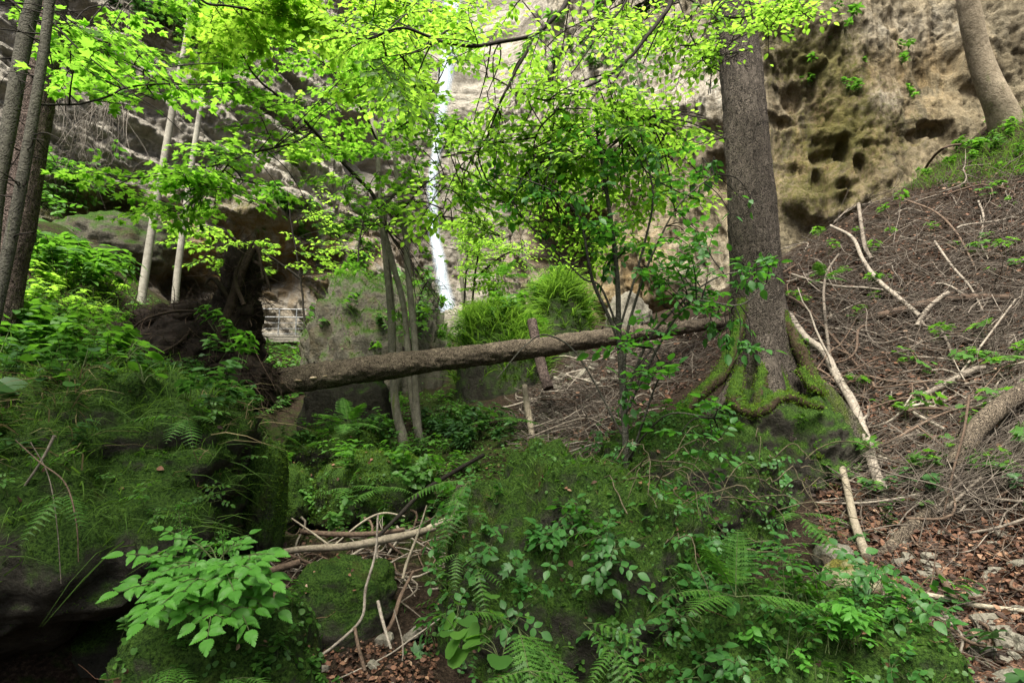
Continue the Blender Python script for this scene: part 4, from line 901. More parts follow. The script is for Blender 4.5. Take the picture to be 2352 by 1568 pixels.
b.region(1060, 200, 170, 130, (4.2, 6.0), 9); b.region(1120, 430, 170, 110, (4.4, 6.4), 17); b.region(980, 60, 180, 70, (4.2, 6.5), 9); b.region(1190, 290, 120, 90, (4.4, 6.2), 6)
nl += b.done(OVAL)
b = Bough('overhanging_branch', 'long arching beech bough hanging in front of the cliff beside the spruce trunk', 'branch', P(1560, -60, 4.8), 'beech', 0.072, M_beechl)
b.line([(1590, -160, 4.9), (1543, 0, 4.8), (1520, 40, 4.75), (1473, 101, 4.7), (1446, 134, 4.7), (1399, 173, 4.65), (1352, 198, 4.6), (1312, 223, 4.6), (1278, 255, 4.6), (1244, 289, 4.6), (1228, 326, 4.65), (1226, 380, 4.7)], [13, 10, 8, 5, 3], 7, t0=0.3)
b.line([(1399, 173, 4.65), (1396, 195, 4.65), (1414, 249, 4.7), (1426, 316, 4.75)], [4, 3], 4)
b.line([(1396, 195, 4.65), (1365, 222, 4.6), (1339, 262, 4.6), (1312, 296, 4.6)], [3, 2], 3)
b.line([(1414, 249, 4.7), (1450, 256, 4.8), (1490, 268, 4.9)], [2.5, 1.5], 3)
b.region(1330, 330, 190, 80, (4.5, 6.4), 18); b.region(1480, 300, 150, 70, (4.6, 6.4), 11); b.region(1330, 450, 190, 110, (4.7, 6.8), 27); b.region(1560, 380, 110, 90, (4.9, 6.2), 10); b.region(1400, 560, 140, 60, (5.4, 7.5), 6)
nl += b.done(OVAL)
b = Bough('overhanging_branch', 'thin beech branch with sparse pale leaves over the top of the spruce trunk', 'branch', P(1450, -60, 5.2), 'beech', 0.07, M_beechl)
b.line([(1480, -120, 5.3), (1439, 0, 5.2), (1396, 57, 5.1), (1365, 94, 5.1), (1332, 144, 5.0), (1298, 188, 5.0), (1278, 222, 5.0), (1251, 269, 5.0)], [6, 5, 3, 2], 3)
b.line([(1490, -100, 5.2), (1600, 10, 5.2), (1690, 40, 5.1), (1780, 20, 5.1), (1850, 10, 5.0)], [6, 4, 2], 7)
b.line([(1540, -60, 5.2), (1580, 60, 5.2), (1610, 130, 5.3), (1640, 170, 5.4)], [4, 2], 5)
b.region(1490, 60, 150, 60, (5.0, 6.4), 9); b.region(1590, 110, 90, 60, (5, 6), 6); b.region(1680, 60, 120, 50, (4.9, 5.8), 7); b.region(1380, 110, 120, 60, (5.4, 7), 4); b.region(1800, 20, 90, 25, (4.7, 5.2), 2)
nl += b.done(OVAL)

# maple: boughs of the many stemmed tree
b = Bough('', '', '', None, 'maple', 0.09, M_maple, root=mapt)
b.line([(500, 27, 6.6), (551, 114, 6.9), (591, 181, 7.2), (672, 249, 7.6), (719, 299, 8.0), (789, 376, 8.5), (850, 440, 8.9), (872, 480, 9.0), (886, 524, 9.0)][::-1], [11, 9, 6, 3], 10, (0.5, 1.0))
b.line([(719, 302, 8.0), (672, 329, 7.6), (571, 353, 7.0), (531, 369, 6.8), (470, 386, 6.4), (366, 403, 6.0), (300, 410, 5.8)], [6, 5, 3], 10, (0.4, 0.8))
b.line([(531, 369, 6.8), (497, 410, 6.6), (450, 447, 6.4), (403, 487, 6.3)], [4, 2], 7, (0.4, 0.7))
b.line([(571, 351, 7.0), (520, 352, 6.8), (464, 343, 6.6)], [3, 2], 3)
b.line([(872, 336, 9.1), (830, 250, 8.6), (760, 160, 8.0), (680, 110, 7.4), (600, 90, 7)], [6, 4, 2], 8, (0.5, 1.0))
b.line([(905, 302, 9.1), (960, 260, 8.6), (1010, 180, 8.4), (1040, 110, 8.2)], [6, 4, 2], 7, (0.5, 0.9))
b.line([(886, 524, 9), (935, 470, 8.8), (980, 420, 8.5), (1050, 400, 8.2)], [5, 3, 2], 6, (0.4, 0.8))
b.region(620, 130, 260, 110, (6.0, 9), 13, (0.5, 1.0)); b.region(800, 230, 190, 130, (6.6, 9.5), 14, (0.5, 0.9)); b.region(420, 460, 120, 70, (5.8, 7), 6, (0.4, 0.7)); b.region(620, 330, 130, 60, (6.5, 8.5), 7)
b.region(760, 400, 110, 60, (7.5, 9.5), 3, (0.3, 0.6)); b.region(950, 360, 110, 150, (7.4, 10), 18, (0.4, 0.8)); b.region(960, 620, 90, 60, (8, 9.5), 3, (0.3, 0.5)); b.region(980, 130, 120, 120, (7, 10), 11, (0.5, 0.9)); b.region(880, 60, 160, 60, (6.5, 9), 7, (0.5, 0.9))
b.region(560, 440, 170, 60, (6.2, 8), 10, (0.3, 0.6)); b.region(900, 480, 130, 80, (7.5, 9), 14, (0.3, 0.6)); b.region(780, 480, 80, 70, (7.5, 9), 7, (0.3, 0.5)); b.region(960, 700, 80, 60, (8, 9.3), 7, (0.25, 0.5))
nl += b.done(MAPLE)
b = Bough('overhanging_branch', 'lime green maple bough with large leaves reaching in beside the reddish spruce', 'branch', P(84, 240, 4.3), 'maple', 0.095, M_maple)
b.line([(84, 240, 4.4), (134, 241, 4.5), (188, 238, 4.6), (249, 222, 4.7), (289, 202, 4.8), (370, 193, 5.0), (470, 195, 5.2), (551, 188, 5.4)], [6, 5, 3], 7, (0.3, 0.6))
b.line([(-60, -60, 5.0), (60, 30, 5.1), (150, 70, 5.2), (230, 110, 5.3), (330, 160, 5.4)], [8, 5, 3], 6, (0.4, 0.8))
b.region(230, 90, 150, 90, (4.8, 6.5), 11, (0.4, 0.7)); b.region(210, 170, 100, 50, (4.2, 5), 3, (0.3, 0.5)); b.region(50, 60, 70, 70, (6.2, 7), 3, (0.4, 0.7)); b.region(430, 190, 140, 40, (5, 6), 5, (0.35, 0.6)); b.region(340, 40, 120, 50, (6, 8), 3)
nl += b.done(MAPLE)
b = Bough('overhanging_branch', 'maple bough with bright leaves spread along the top edge above the cliff', 'branch', P(464, -40, 5.0), 'maple', 0.088, M_mapleb)
b.line([(420, -90, 5.0), (464, 0, 5.1), (524, 13, 5.2), (584, 22, 5.3), (638, 22, 5.4), (740, 60, 5.6), (850, 80, 5.8), (960, 60, 6.0)], [7, 5, 3], 13, (0.4, 0.8))
b.line([(430, -90, 5.4), (600, -30, 5.8), (780, -20, 6.2), (950, 10, 6.6)], [6, 4], 12, (0.5, 0.9))
b.region(680, 60, 200, 60, (5.2, 7), 9, (0.4, 0.8)); b.region(520, 90, 120, 60, (5.4, 7), 6, (0.4, 0.8)); b.region(900, 150, 140, 90, (6, 8), 7, (0.4, 0.8))
nl += b.done(MAPLE)
# bare twigs on the slim trunks
for c, lab in (([(121, 50, 4.4), (168, 101, 4.4), (228, 151, 4.45), (302, 212, 4.5), (366, 255, 4.6), (423, 309, 4.7)], 'long bare dark branch slanting down from the thin mossy trunk'),
               ([(140, 40, 5.0), (160, 60, 5.0), (180, 95, 5.05), (210, 130, 5.1)], 'short pale bare branch high on the reddish spruce')):
    pole('dead_branch', lab, 'branch', [(*a, 6 - i * 0.8) for i, a in enumerate(c)], M_twig, 6, 0.1)
tb = MB(); 
for key, n in (('dark', 26), ('thin', 24)):
    root, pts, rad = trees[key]; mb = MB(); k = rng.integers(5, len(pts) - 8, n)
    d = unit(rng.normal(size=(n, 3)) * np.array([1, 0.7, 0.15]) + [0.15, -0.1, -0.1])
    twigs(mb, pts[k], d, rng.uniform(0.15, 0.7, n), rng.uniform(0.004, 0.009, n), seg=7, k=4, wig=0.25, grav=0.2); mb.build('dead_twigs', M_twig, root)
# pale dry roots and twigs hanging down the grey cliff
base = [(262, 200), (268, 250), (240, 220), (300, 10), (310, 60), (150, 200), (180, 260), (215, 240)]
mb = MB()
for px_, py_ in base:
    q = P(px_, py_, 13.0)
    p_ = twigs(mb, np.repeat(q[None], 5, 0) + rng.normal(size=(5, 3)) * 0.1, np.array([0, -0.1, -1.0]) + rng.normal(size=(5, 3)) * 0.22, rng.uniform(1.0, 2.0, 5), rng.uniform(0.008, 0.014, 5), seg=9, k=4, wig=0.18)
    q2 = p_.reshape(-1, 3); k = rng.integers(0, len(q2), 40)
    twigs(mb, q2[k], np.array([0, -0.05, -0.8]) + rng.normal(size=(40, 3)) * 0.55, rng.uniform(0.3, 0.9, 40), rng.uniform(0.003, 0.006, 40), seg=6, k=3, wig=0.4)
tag(mb.build('hanging_brush', wood_mat('bleached_twig', (0.16, 0.145, 0.12), (0.36, 0.335, 0.285)), origin=P(262, 250, 13)), 'tangle of bleached dead twigs hanging down the grey cliff', 'twigs', kind='stuff')

# elder
el = empty('elder_shrub', P(1438, 1080, 5.0)); tag(el, 'tall many stemmed elder with dark green leaflets before the fallen log', 'shrub')
ET = []; EL = LeafSet(); ESt = []
def estem(c, w):
    pts, rad = pline([(*a, x) for a, x in zip(c, np.interp(np.linspace(0, 1, len(c)), np.linspace(0, 1, len(w)), w))], n=6 * len(c)); ESt.append((pts, rad)); return pts
E = [estem([(1440, 1090, 5.0), (1436, 994, 4.95), (1428, 860, 4.9), (1421, 759, 4.85), (1419, 658, 4.8), (1408, 540, 4.75), (1390, 420, 4.7), (1374, 320, 4.65), (1370, 290, 4.6)], [17, 15, 12, 9, 5]),
     estem([(1436, 1000, 4.95), (1424, 800, 4.85), (1366, 658, 4.7), (1352, 600, 4.6), (1330, 500, 4.5), (1270, 440, 4.4), (1200, 410, 4.3)], [9, 8, 5, 3]),
     estem([(1438, 1000, 4.95), (1436, 800, 4.8), (1470, 660, 4.7), (1510, 560, 4.6), (1560, 470, 4.5), (1640, 400, 4.4)], [9, 7, 4, 3]),
     estem([(1425, 750, 4.85), (1480, 560, 4.75), (1500, 450, 4.6), (1480, 350, 4.5), (1470, 300, 4.4)], [6, 5, 3]),
     estem([(1440, 900, 4.9), (1490, 780, 4.8), (1560, 700, 4.7), (1640, 640, 4.6), (1720, 620, 4.5)], [8, 6, 3]),
     estem([(1436, 950, 4.9), (1510, 800, 4.6), (1560, 720, 4.4), (1600, 690, 4.3), (1700, 700, 4.2), (1760, 650, 4.2)], [7, 5, 3]),
     estem([(1421, 759, 4.85), (1380, 660, 4.8), (1340, 640, 4.75), (1290, 590, 4.7), (1200, 500, 4.6)], [6, 4, 2]),
     estem([(1450, 1050, 5.0), (1500, 900, 4.7), (1520, 850, 4.4), (1500, 800, 4.1)], [6, 4, 3]),
     estem([(1440, 1060, 5.0), (1480, 1000, 4.6), (1540, 950, 4.2), (1640, 960, 3.9)], [6, 4, 3]),
     estem([(1430, 1000, 5.0), (1330, 820, 4.9), (1260, 770, 4.8), (1210, 790, 4.7), (1140, 870, 4.6)], [5, 4, 2])]
def compound(S, T, q, d, nrm, leaf, pairs=2, gap=0.75, droop=0.15):
    side = unit(np.cross(d, nrm)); L_ = leaf * (0.6 + gap * pairs)
    e = q + d * L_ - UP * droop * L_
    if T is not None: T.append((np.array([q, q + d * L_ * 0.5 - UP * droop * 0.2 * L_, e]), np.array([0.0022, 0.0018, 0.001])))
    S.add(e, unit(d - UP * droop * 1.4), nrm, leaf * 1.1)
    for k in range(pairs):
        t_ = (0.6 + gap * k) / (0.6 + gap * pairs); c = q + (e - q) * t_
        for s_ in (1, -1):
            S.add(c, unit(side * s_ * rng.uniform(0.8, 1.2) + d * 0.55 - UP * rng.uniform(0, 0.5) + 0.1 * rng.normal(size=3)), unit(nrm + 0.25 * rng.normal(size=3)), leaf * rng.uniform(0.62, 1.08) * (0.75 + 0.25 * math.sin(math.pi * (k + 1) / (pairs + 0.6))))
def elder_cloud(px, py, rx, ry, Y, n, leaf=0.08):
    pts = np.concatenate(E)
    for k in range(n):
        while True:
            a, b_ = rng.uniform(-1, 1, 2)
            if a * a + b_ * b_ < 1: break
        q = P(px + rx * a, py + ry * b_, rng.uniform(*Y)); dd = np.linalg.norm(pts - q, axis=1); j = np.argmin(dd); v = q - pts[j]
        if dd[j] < 1.5:
            m = (pts[j] + q) / 2 + [0, 0, 0.1 * dd[j]] + 0.06 * dd[j] * rng.normal(size=3); ET.append((smooth_line([pts[j], m, q], 7), np.linspace(0.006, 0.0025, 7)))
        d0 = unit(v * [1, 1, 0.4] + 0.3 * rng.normal(size=3))
        for s_ in (0, 1.25, -1.25, 2.6):
            d = unit(rot(d0, UP, s_ + rng.normal() * 0.3) + UP * rng.uniform(-0.15, 0.25)); compound(EL, ET, q, d, unit(UP + 0.35 * rng.normal(size=3)), leaf * rng.uniform(0.75, 1.1))
elder_cloud(1400, 400, 260, 110, (4.2, 5.0), 32); elder_cloud(1500, 540, 170, 100, (4.2, 5.0), 23); elder_cloud(1200, 430, 120, 50, (4.2, 4.8), 7); elder_cloud(1640, 640, 130, 90, (4.1, 4.7), 16); elder_cloud(1560, 690, 100, 90, (4.3, 4.8), 9)
elder_cloud(1700, 760, 80, 60, (4.0, 4.4), 4); elder_cloud(1480, 840, 70, 90, (3.9, 4.4), 8, 0.09); elder_cloud(1420, 1080, 50, 40, (4.2, 4.6), 2); elder_cloud(1620, 980, 90, 50, (3.6, 4.0), 4); elder_cloud(1360, 520, 100, 60, (4.6, 5.2), 4); elder_cloud(1780, 640, 60, 40, (4.0, 4.4), 3); elder_cloud(1690, 470, 60, 40, (4.2, 4.6), 3)
tubes(ESt, k=8).build('stem', M_grey, el); tubes(ET).build('branches', M_twig, el); EL.build('foliage', OVAL, M_elder, el)
nl += len(EL.p)

# small trees and bushes round the waterfall: flat sprays of fine leaves
def bush(name, label, cat, stems, clouds, kind, leaf, mat, tpl):
    b = Bough(name, label, cat, P(*stems[0][0]), kind, leaf, mat)
    for c in stems: b.line(c, [6, 3], 0)
    for c in clouds: b.region(*c)
    b.done(tpl); return len(b.S.p)
nl += bush('sapling', 'bright young beech sapling in front of the brown hollow beside the waterfall', 'sapling', [[(1080, 760, 14), (1090, 640, 14), (1110, 520, 13.8), (1130, 430, 13.6)], [(1090, 640, 14), (1150, 590, 13.6), (1200, 570, 13.4)]],
    [(1130, 590, 100, 60, (12.5, 14), 22, (0.6, 1.2), 0.10, 3), (1080, 520, 60, 60, (12.5, 14), 12, (0.5, 1.0), 0.10, 3), (1100, 670, 60, 30, (12.8, 14), 10, (0.5, 0.9), 0.1, 3)], 'beech', 0.11, M_beechl, OVAL)
nl += bush('sapling', 'lime leaved sapling on the grass capped boulders beside the cliff foot', 'sapling', [[(1300, 700, 12.3), (1290, 640, 12.2), (1285, 590, 12.1)]], [(1290, 625, 45, 40, (11.8, 12.4), 10, (0.4, 0.8), 0.10, 3)], 'beech', 0.1, M_beechl, OVAL)
nl += bush('sapling', 'low leafy sapling at the side of the tall rock slab', 'sapling', [[(960, 760, 12), (965, 680, 12), (985, 640, 11.8)]], [(990, 680, 40, 50, (11, 12), 12, (0.4, 0.7), 0.1, 3), (960, 730, 60, 40, (11, 12), 9, (0.4, 0.7), 0.1, 3)], 'beech', 0.1, M_herb, OVAL)
print('leaves', nl)
nl += bush('sapling', 'pale young beech beside the foot of the waterfall', 'sapling', [[(1062, 800, 15), (1066, 700, 15), (1072, 600, 14.8), (1080, 480, 14.6)]],
    [(1090, 600, 70, 60, (14, 15.5), 12, (0.5, 1.0), 0.11, 3), (1070, 710, 60, 40, (14, 15.5), 9, (0.5, 0.9), 0.11, 3), (1200, 600, 80, 40, (13.5, 15), 10, (0.5, 0.9), 0.11, 3)], 'beech', 0.11, M_beechl, OVAL)
nl += bush('sapling', 'bright leafy sapling growing on the cliff foot behind the maple stems', 'sapling', [[(820, 640, 15.5), (825, 560, 15.5), (840, 480, 15.3)]],
    [(830, 540, 70, 70, (15, 16.5), 14, (0.5, 0.9), 0.12, 3), (760, 480, 70, 50, (15, 16.5), 9, (0.5, 0.9), 0.12, 3)], 'beech', 0.12, M_beechl, OVAL)
nl += bush('sapling', 'slim sapling veiling the dripping cliff above the footbridge', 'sapling', [[(700, 760, 14), (690, 640, 14), (670, 520, 13.8), (660, 440, 13.6)], [(690, 640, 14), (620, 590, 13.8), (560, 570, 13.6)]],
    [(680, 540, 90, 70, (13, 15), 13, (0.5, 0.9), 0.11, 3), (560, 590, 80, 40, (12.8, 14), 9, (0.5, 0.9), 0.11, 3), (470, 560, 70, 50, (12.5, 14), 8, (0.5, 0.9), 0.11, 3), (760, 600, 50, 50, (13, 15), 6, (0.5, 0.8), 0.11, 3)], 'maple', 0.11, M_beechl, MAPLE)
# crowns above the picture's top edge: they shade the foreground
def spruce_crown(root, pts, rad, z0, z1, n, L0, seed=1):
    mb = MB(); nb = MB()
    top = pts[np.argmax(pts[:, 2])]; axis = unit(pts[np.argmax(pts[:, 2])] - pts[np.argmin(pts[:, 2])])
    mbk = MB(); H = np.linspace(0, 1, 12); tube(mbk, top + axis * H[:, None] * (z1 - top[2]), rad[np.argmax(pts[:, 2])] * (1 - 0.9 * H), 14); mbk.build('upper_trunk', M_spruce, root)
    for k in range(n):
        h = rng.uniform(z0, z1 - 0.3); f_ = (h - z0) / (z1 - z0); a = rng.uniform(0, 2 * np.pi); Lb_ = L0 * (1 - 0.85 * f_) * rng.uniform(0.7, 1.1)
        b0 = top + axis * (h - top[2]); d = np.array([math.cos(a), math.sin(a), 0.0]); s = np.linspace(0, 1, 9)
        ln = b0 + d * Lb_ * s[:, None] + UP * (-0.35 * Lb_ * s + 0.25 * Lb_ * s**2)[:, None]
        tube(nb, ln, np.linspace(0.03, 0.006, 9), 5, cap=False)
        m = int(60 * Lb_); t_ = rng.random(m) * 0.9 + 0.1; q = np.stack([np.interp(t_, s, ln[:, i]) for i in range(3)], -1)
        sd_ = np.array([-d[1], d[0], 0]); dd = unit(sd_ * rng.choice([-1, 1], m)[:, None] + d * 0.7 - UP * rng.uniform(0.1, 0.7, (m, 1)))
        leaves(mb, LANCE, q, dd, UP + 0.3 * rng.normal(size=(m, 3)), rng.uniform(0.14, 0.36, m) * (1.2 - 0.6 * t_), width=0.9)
    nb.build('boughs', M_twig, root); mb.build('foliage', M_needle, root)
spruce_crown(sp_root, sp_pts, sp_rad, 6.6, 15, 75, 2.6)
spruce_crown(trees['thick'][0], trees['thick'][1], trees['thick'][2], 6.2, 14, 40, 2.0)

# beech added unseen beside the camera, its crown placed to shade the boulders
shade_tree = empty('beech_tree', (-5.2, 0.2, float(terr(-5.2, 0.2)))); tag(shade_tree, 'unseen beech added beside the viewer so its crown shades the mossy boulders', 'tree')
mb = MB(); z0_ = float(terr(-5.2, 0.2)); tube(mb, smooth_line([(-5.2, 0.2, z0_ - 0.2), (-5.1, 0.2, 2), (-4.8, 0.3, 5), (-4.5, 0.3, 9)], 30), np.linspace(0.2, 0.07, 30), 16, lump=0.1); mb.build('trunk', M_grey, shade_tree)
nb = MB(); S_ = MB()
for k in range(95):
    c = np.array([rng.uniform(-5.5, 2.4), rng.uniform(-3.2, 1.8), rng.uniform(4.4, 7.6)]); c[2] = max(c[2], 1.35 * c[1] + 2.2)
    b0 = np.array([-4.8, 0.3, rng.uniform(3.5, 7)]); tube(nb, smooth_line([b0, (b0 + c) / 2 + [0, 0, 0.3], c], 8), np.linspace(0.035, 0.006, 8), 5, cap=False)
    m = 75; q = c + rng.normal(size=(m, 3)) * [0.5, 0.5, 0.16]; leaves(S_, OVAL, q, rng.normal(size=(m, 3)) * [1, 1, 0.3], UP + 0.3 * rng.normal(size=(m, 3)), rng.uniform(0.08, 0.14, m))
nb.build('branches', M_twig, shade_tree); S_.build('foliage', M_beechl, shade_tree)
# ---------- brush slope ----------
def in_poly(x, y, poly):
    poly = np.asarray(poly, float); r = np.zeros(len(x), bool); j = len(poly) - 1
    for i in range(len(poly)):
        a, b = poly[i], poly[j]
        c = ((a[1] > y) != (b[1] > y)) & (x < (b[0] - a[0]) * (y - a[1]) / (b[1] - a[1] + 1e-9) + a[0]); r ^= c; j = i
    return r
def scatter(poly, n, maxY=26):
    """ground points spread evenly over a picture polygon"""
    poly = np.asarray(poly, float); lo_, hi_ = poly.min(0), poly.max(0); out = []
    tot = 0
    while tot < n:
        x = rng.uniform(lo_[0], hi_[0], 2 * n); y = rng.uniform(lo_[1], hi_[1], 2 * n); k = in_poly(x, y, poly)
        p, ok = onTs(x[k], y[k], ymax=maxY); p = p[ok]; out.append(p); tot += len(p)
        if len(p) == 0: break
    return np.concatenate(out)[:n]
SLOPE = [(1790, 600), (1880, 530), (2010, 465), (2200, 400), (2400, 330), (2400, 1180), (2150, 1200), (1900, 1130), (1880, 900), (1800, 760)]
SLOPE_UP = [(1790, 600), (1880, 530), (2010, 465), (2200, 400), (2400, 330), (2400, 800), (2100, 820), (1850, 760)]
CENTRE = [(1190, 930), (1320, 830), (1430, 790), (1640, 720), (1660, 800), (1600, 880), (1450, 960), (1380, 1040), (1300, 1090), (1200, 1040)]
LITTER = [(1870, 1100), (2400, 1080), (2400, 1600), (2080, 1600), (1900, 1340)]
M_brush = leaf_mat('brushwood_twig', (0.016, 0.011, 0.008), (0.29, 0.25, 0.205), (0.02, 0.02, 0.02), 0.02, 0.85, 0.15)
def brush(poly, n, L, rad, flat=0.22, lift=0.10, seg=6, wig=0.35, bias=(0, 0, 0), gap=-0.15):
    p = scatter(poly, n); p = p[fbm(p * 0.9, 3, 77) + 0.35 * rng.normal(size=len(p)) > gap]; n = len(p); nn = tnormal(p[:, 0], p[:, 1])
    d = rng.normal(size=(n, 3)) + np.array(bias); d -= nn * (d * nn).sum(1, keepdims=True); d = unit(d) + nn * rng.normal(0, flat, (n, 1))
    Ls = rng.uniform(*L, n) 
    st = p + nn * rng.uniform(0.0, lift, (n, 1)) - d * Ls[:, None] * 0.5
    mb = MB(); a = np.clip(rng.beta(0.55, 2.2, n), 0, 1)
    twigs(mb, st, d, Ls, rng.uniform(*rad, n), seg=seg, k=3, wig=wig, a=a); return mb
m = brush(SLOPE, 3900, (0.25, 1.2), (0.0025, 0.008), bias=(0.5, -0.2, 0)); tag(m.build('brushwood', M_brush, origin=(6, 8, 1.5)), 'dense litter of dry twigs over the steep slope', 'brushwood', kind='stuff')
m = brush(SLOPE_UP, 760, (0.4, 1.9), (0.004, 0.012), wig=0.5, seg=9, lift=0.16, bias=(0.6, -0.4, 0)); tag(m.build('brushwood', M_brush, origin=(6, 8, 1.5)), 'coarser bare sticks tangled over the steep slope', 'brushwood', kind='stuff')
m = brush(CENTRE, 2600, (0.25, 1.0), (0.003, 0.008), bias=(0.7, -0.9, 0.5)); tag(m.build('brushwood', M_brush, origin=(1, 9, 1)), 'heap of pale dry twigs sliding down under the fallen log', 'brushwood', kind='stuff')
m = brush(LITTER, 900, (0.1, 0.5), (0.0012, 0.004), lift=0.05); tag(m.build('brushwood', M_brush, origin=(2.5, 4, -1)), 'scattered twigs on the leaf litter', 'brushwood', kind='stuff')
BRUSHPILE = [(1900, 1080), (2400, 870), (2400, 1130), (2200, 1160), (2050, 1140)]
m = brush(BRUSHPILE, 1300, (0.3, 1.0), (0.0015, 0.004), flat=0.1, lift=0.22, bias=(2.5, 0.6, 0.6)); tag(m.build('brushwood', M_brush, origin=(4, 5, 0)), 'fan of fine dead spruce twigs combed down the slope', 'brushwood', kind='stuff')
# leaf litter
t = NT('dead_leaf'); r = t.attr('rnd')
M_dead_leaf = t.done(t.bsdf(t.ramp(r, [(0.0, (0.016, 0.010, 0.007)), (0.4, (0.065, 0.032, 0.019)), (0.75, (0.17, 0.085, 0.05)), (0.93, (0.25, 0.15, 0.09)), (1.0, (0.34, 0.25, 0.18))]), 0.7, spec=0.3))
def litter(poly, n, size, label, org):
    p = scatter(poly, n); n = len(p); nn = tnormal(p[:, 0], p[:, 1]); mb = MB()
    leaves(mb, OVAL, p + nn * rng.uniform(0.004, 0.03, (n, 1)), rng.normal(size=(n, 3)) * [1, 1, 0.3], unit(nn + 0.7 * rng.normal(size=(n, 3))), rng.uniform(*size, n), a=np.clip(rng.beta(1.6, 1.8, n), 0, 1), width=1.1)
    tag(mb.build('leaf_litter', M_dead_leaf, origin=org), label, 'leaf litter', kind='stuff')
litter(LITTER, 12000, (0.018, 0.062), 'reddish brown fallen beech leaves on the stony slope', (2.5, 4, -1))
litter(SLOPE, 9000, (0.03, 0.085), 'dark fallen leaves among the twigs of the steep slope', (6, 8, 1.5))
litter([(640, 1180), (1120, 1030), (1330, 1060), (1380, 1140), (1000, 1260), (650, 1350)], 600, (0.02, 0.055), 'brown leaves along the gully floor', (-1, 6, -0.8))
litter([(700, 1480), (1000, 1480), (1000, 1600), (680, 1600)], 900, (0.015, 0.04), 'rusty leaves on the gully floor at the bottom edge', (-0.6, 3.3, -1.3))
litter(CENTRE, 1500, (0.04, 0.09), 'pale dry leaves in the twig heap', (1, 9, 1))
# pale stones, each one a thing
v4, f4 = ico(3); protos = []
for s in range(7):
    r = rng.uniform(0.55, 1.2, 3) * np.array([1.1, 1.0, 0.65]); e = np.sign(v4) * np.abs(v4) ** 0.6; e = e / (np.abs(e).max(1, keepdims=True)) * 0.45 + v4 * 0.55
    q = e * (1 + 0.28 * fbm(v4 * 1.5 + s * 5, 3, s))[:, None] * r
    q = np.minimum(q, np.array([0.8, 0.75, 0.6]))
    me = MB(); me.add(q, f4); o = me.build('stone', M_stone, origin=(0, 0, 0), smooth=False); protos.append(o)
def stones(poly, n, size, label, group, sink=0.35):
    p = scatter(poly, n)
    for q in p:
        o = protos[rng.integers(len(protos))].copy(); col.objects.link(o); s = rng.uniform(*size) * (0.7 + 0.6 * rng.random() ** 3)
        o.scale = (s, s, s * rng.uniform(0.6, 1)); o.location = (q[0], q[1], q[2] + s * sink); o.rotation_euler = (rng.normal() * 0.4, rng.normal() * 0.4, rng.uniform(0, 6)); tag(o, label, 'stone', group)
stones(LITTER, 110, (0.015, 0.05), 'pale limestone rubble piece lying loose among the reddish fallen leaves', 'pale stones strewn over the leaf litter')
stones([(1880, 1240), (2400, 1330), (2400, 1600), (2150, 1600), (1980, 1400)], 28, (0.03, 0.08), 'larger pale limestone rock half sunk in the leaf litter below the brush slope', 'larger pale stones on the leaf litter')
stones([(1290, 830), (1420, 800), (1480, 820), (1400, 900), (1300, 960), (1220, 1000)], 40, (0.05, 0.12), 'light stone among the twig heap under the fallen log', 'light stones in the twig heap')
stones([(860, 1450), (1000, 1450), (1010, 1600), (700, 1600), (740, 1500)], 9, (0.03, 0.08), 'grey stone on the gully floor between the mossy boulders', 'grey stones on the gully floor')
stones([(600, 1190), (760, 1190), (700, 1230), (600, 1250)], 16, (0.03, 0.07), 'small grey stone in the dark bed beneath the round mossy boulder', 'grey stones under the round mossy boulder')
for o in protos: bpy.data.objects.remove(o)

# traced dead wood
G = dict(ground_=True)
pole('dead_pole', 'long crooked barkless dead pole running downhill from the spruce roots', 'dead branch', [(1815, 735, 0.10, 14), (1850, 790, 0.12, 17), (1895, 830, 0.12, 20), (1925, 890, 0.14, 21), (1960, 950, 0.14, 23), (1990, 1030, 0.12, 25), (2010, 1100, 0.10, 27), (2035, 1155, 0.03, 28)], M_dead, 12, 0.16, side=[(0.42, -0.1, 0.35, 0.9, 1.4, 0.022), (0.66, 0.5, 0, 0.5, 0.12, 0.03)], **G)
pole('dead_pole', 'straight pale greenish pole stuck in the leaf litter', 'dead branch', [(1910, 1008, 0.16, 12), (1930, 1080, 0.14, 16), (1950, 1160, 0.12, 19), (1965, 1230, 0.10, 22), (1992, 1290, 0.03, 24)], M_palewood, 12, 0.06, **G)
pole('dead_branch', 'pale arched dead branch crossing the top of the twig slope', 'dead branch', [(1910, 545, 0.25, 7), (1960, 575, 0.25, 9), (1985, 630, 0.25, 11), (2020, 680, 0.25, 12), (2070, 720, 0.22, 13), (2115, 745, 0.12, 14)], M_dead, 8, 0.12, side=[(0.72, 1, 0, -0.25, 0.9, 0.012)], **G)
pole('dead_branch', 'thick hooked dead branch standing up from the twig slope', 'dead branch', [(1975, 500, 0.3, 9), (1983, 560, 0.3, 10), (1990, 600, 0.25, 11), (2005, 622, 0.2, 11)], M_dead, 8, 0.12, **G)
pole('broken_log', 'dark rotten log half buried in the middle of the twig slope', 'log', [(1985, 740, 0.05, 20), (2040, 738, 0.10, 26), (2110, 722, 0.12, 28), (2200, 705, 0.12, 26), (2330, 700, 0.1, 24)], M_brownwood, 12, 0.3, **G)
pole('broken_log', 'short pale broken limb crossing the dark rotten log', 'log', [(2108, 765, 0.10, 12), (2130, 740, 0.16, 13), (2160, 720, 0.2, 13), (2182, 703, 0.2, 12)], M_dead, 10, 0.12, **G)
pole('dead_branch', 'bent pale branch below the dark rotten log', 'dead branch', [(2120, 762, 0.15, 8), (2130, 775, 0.15, 8), (2160, 780, 0.15, 8), (2180, 810, 0.12, 8), (2195, 850, 0.08, 7)], M_dead, 8, 0.15, **G)
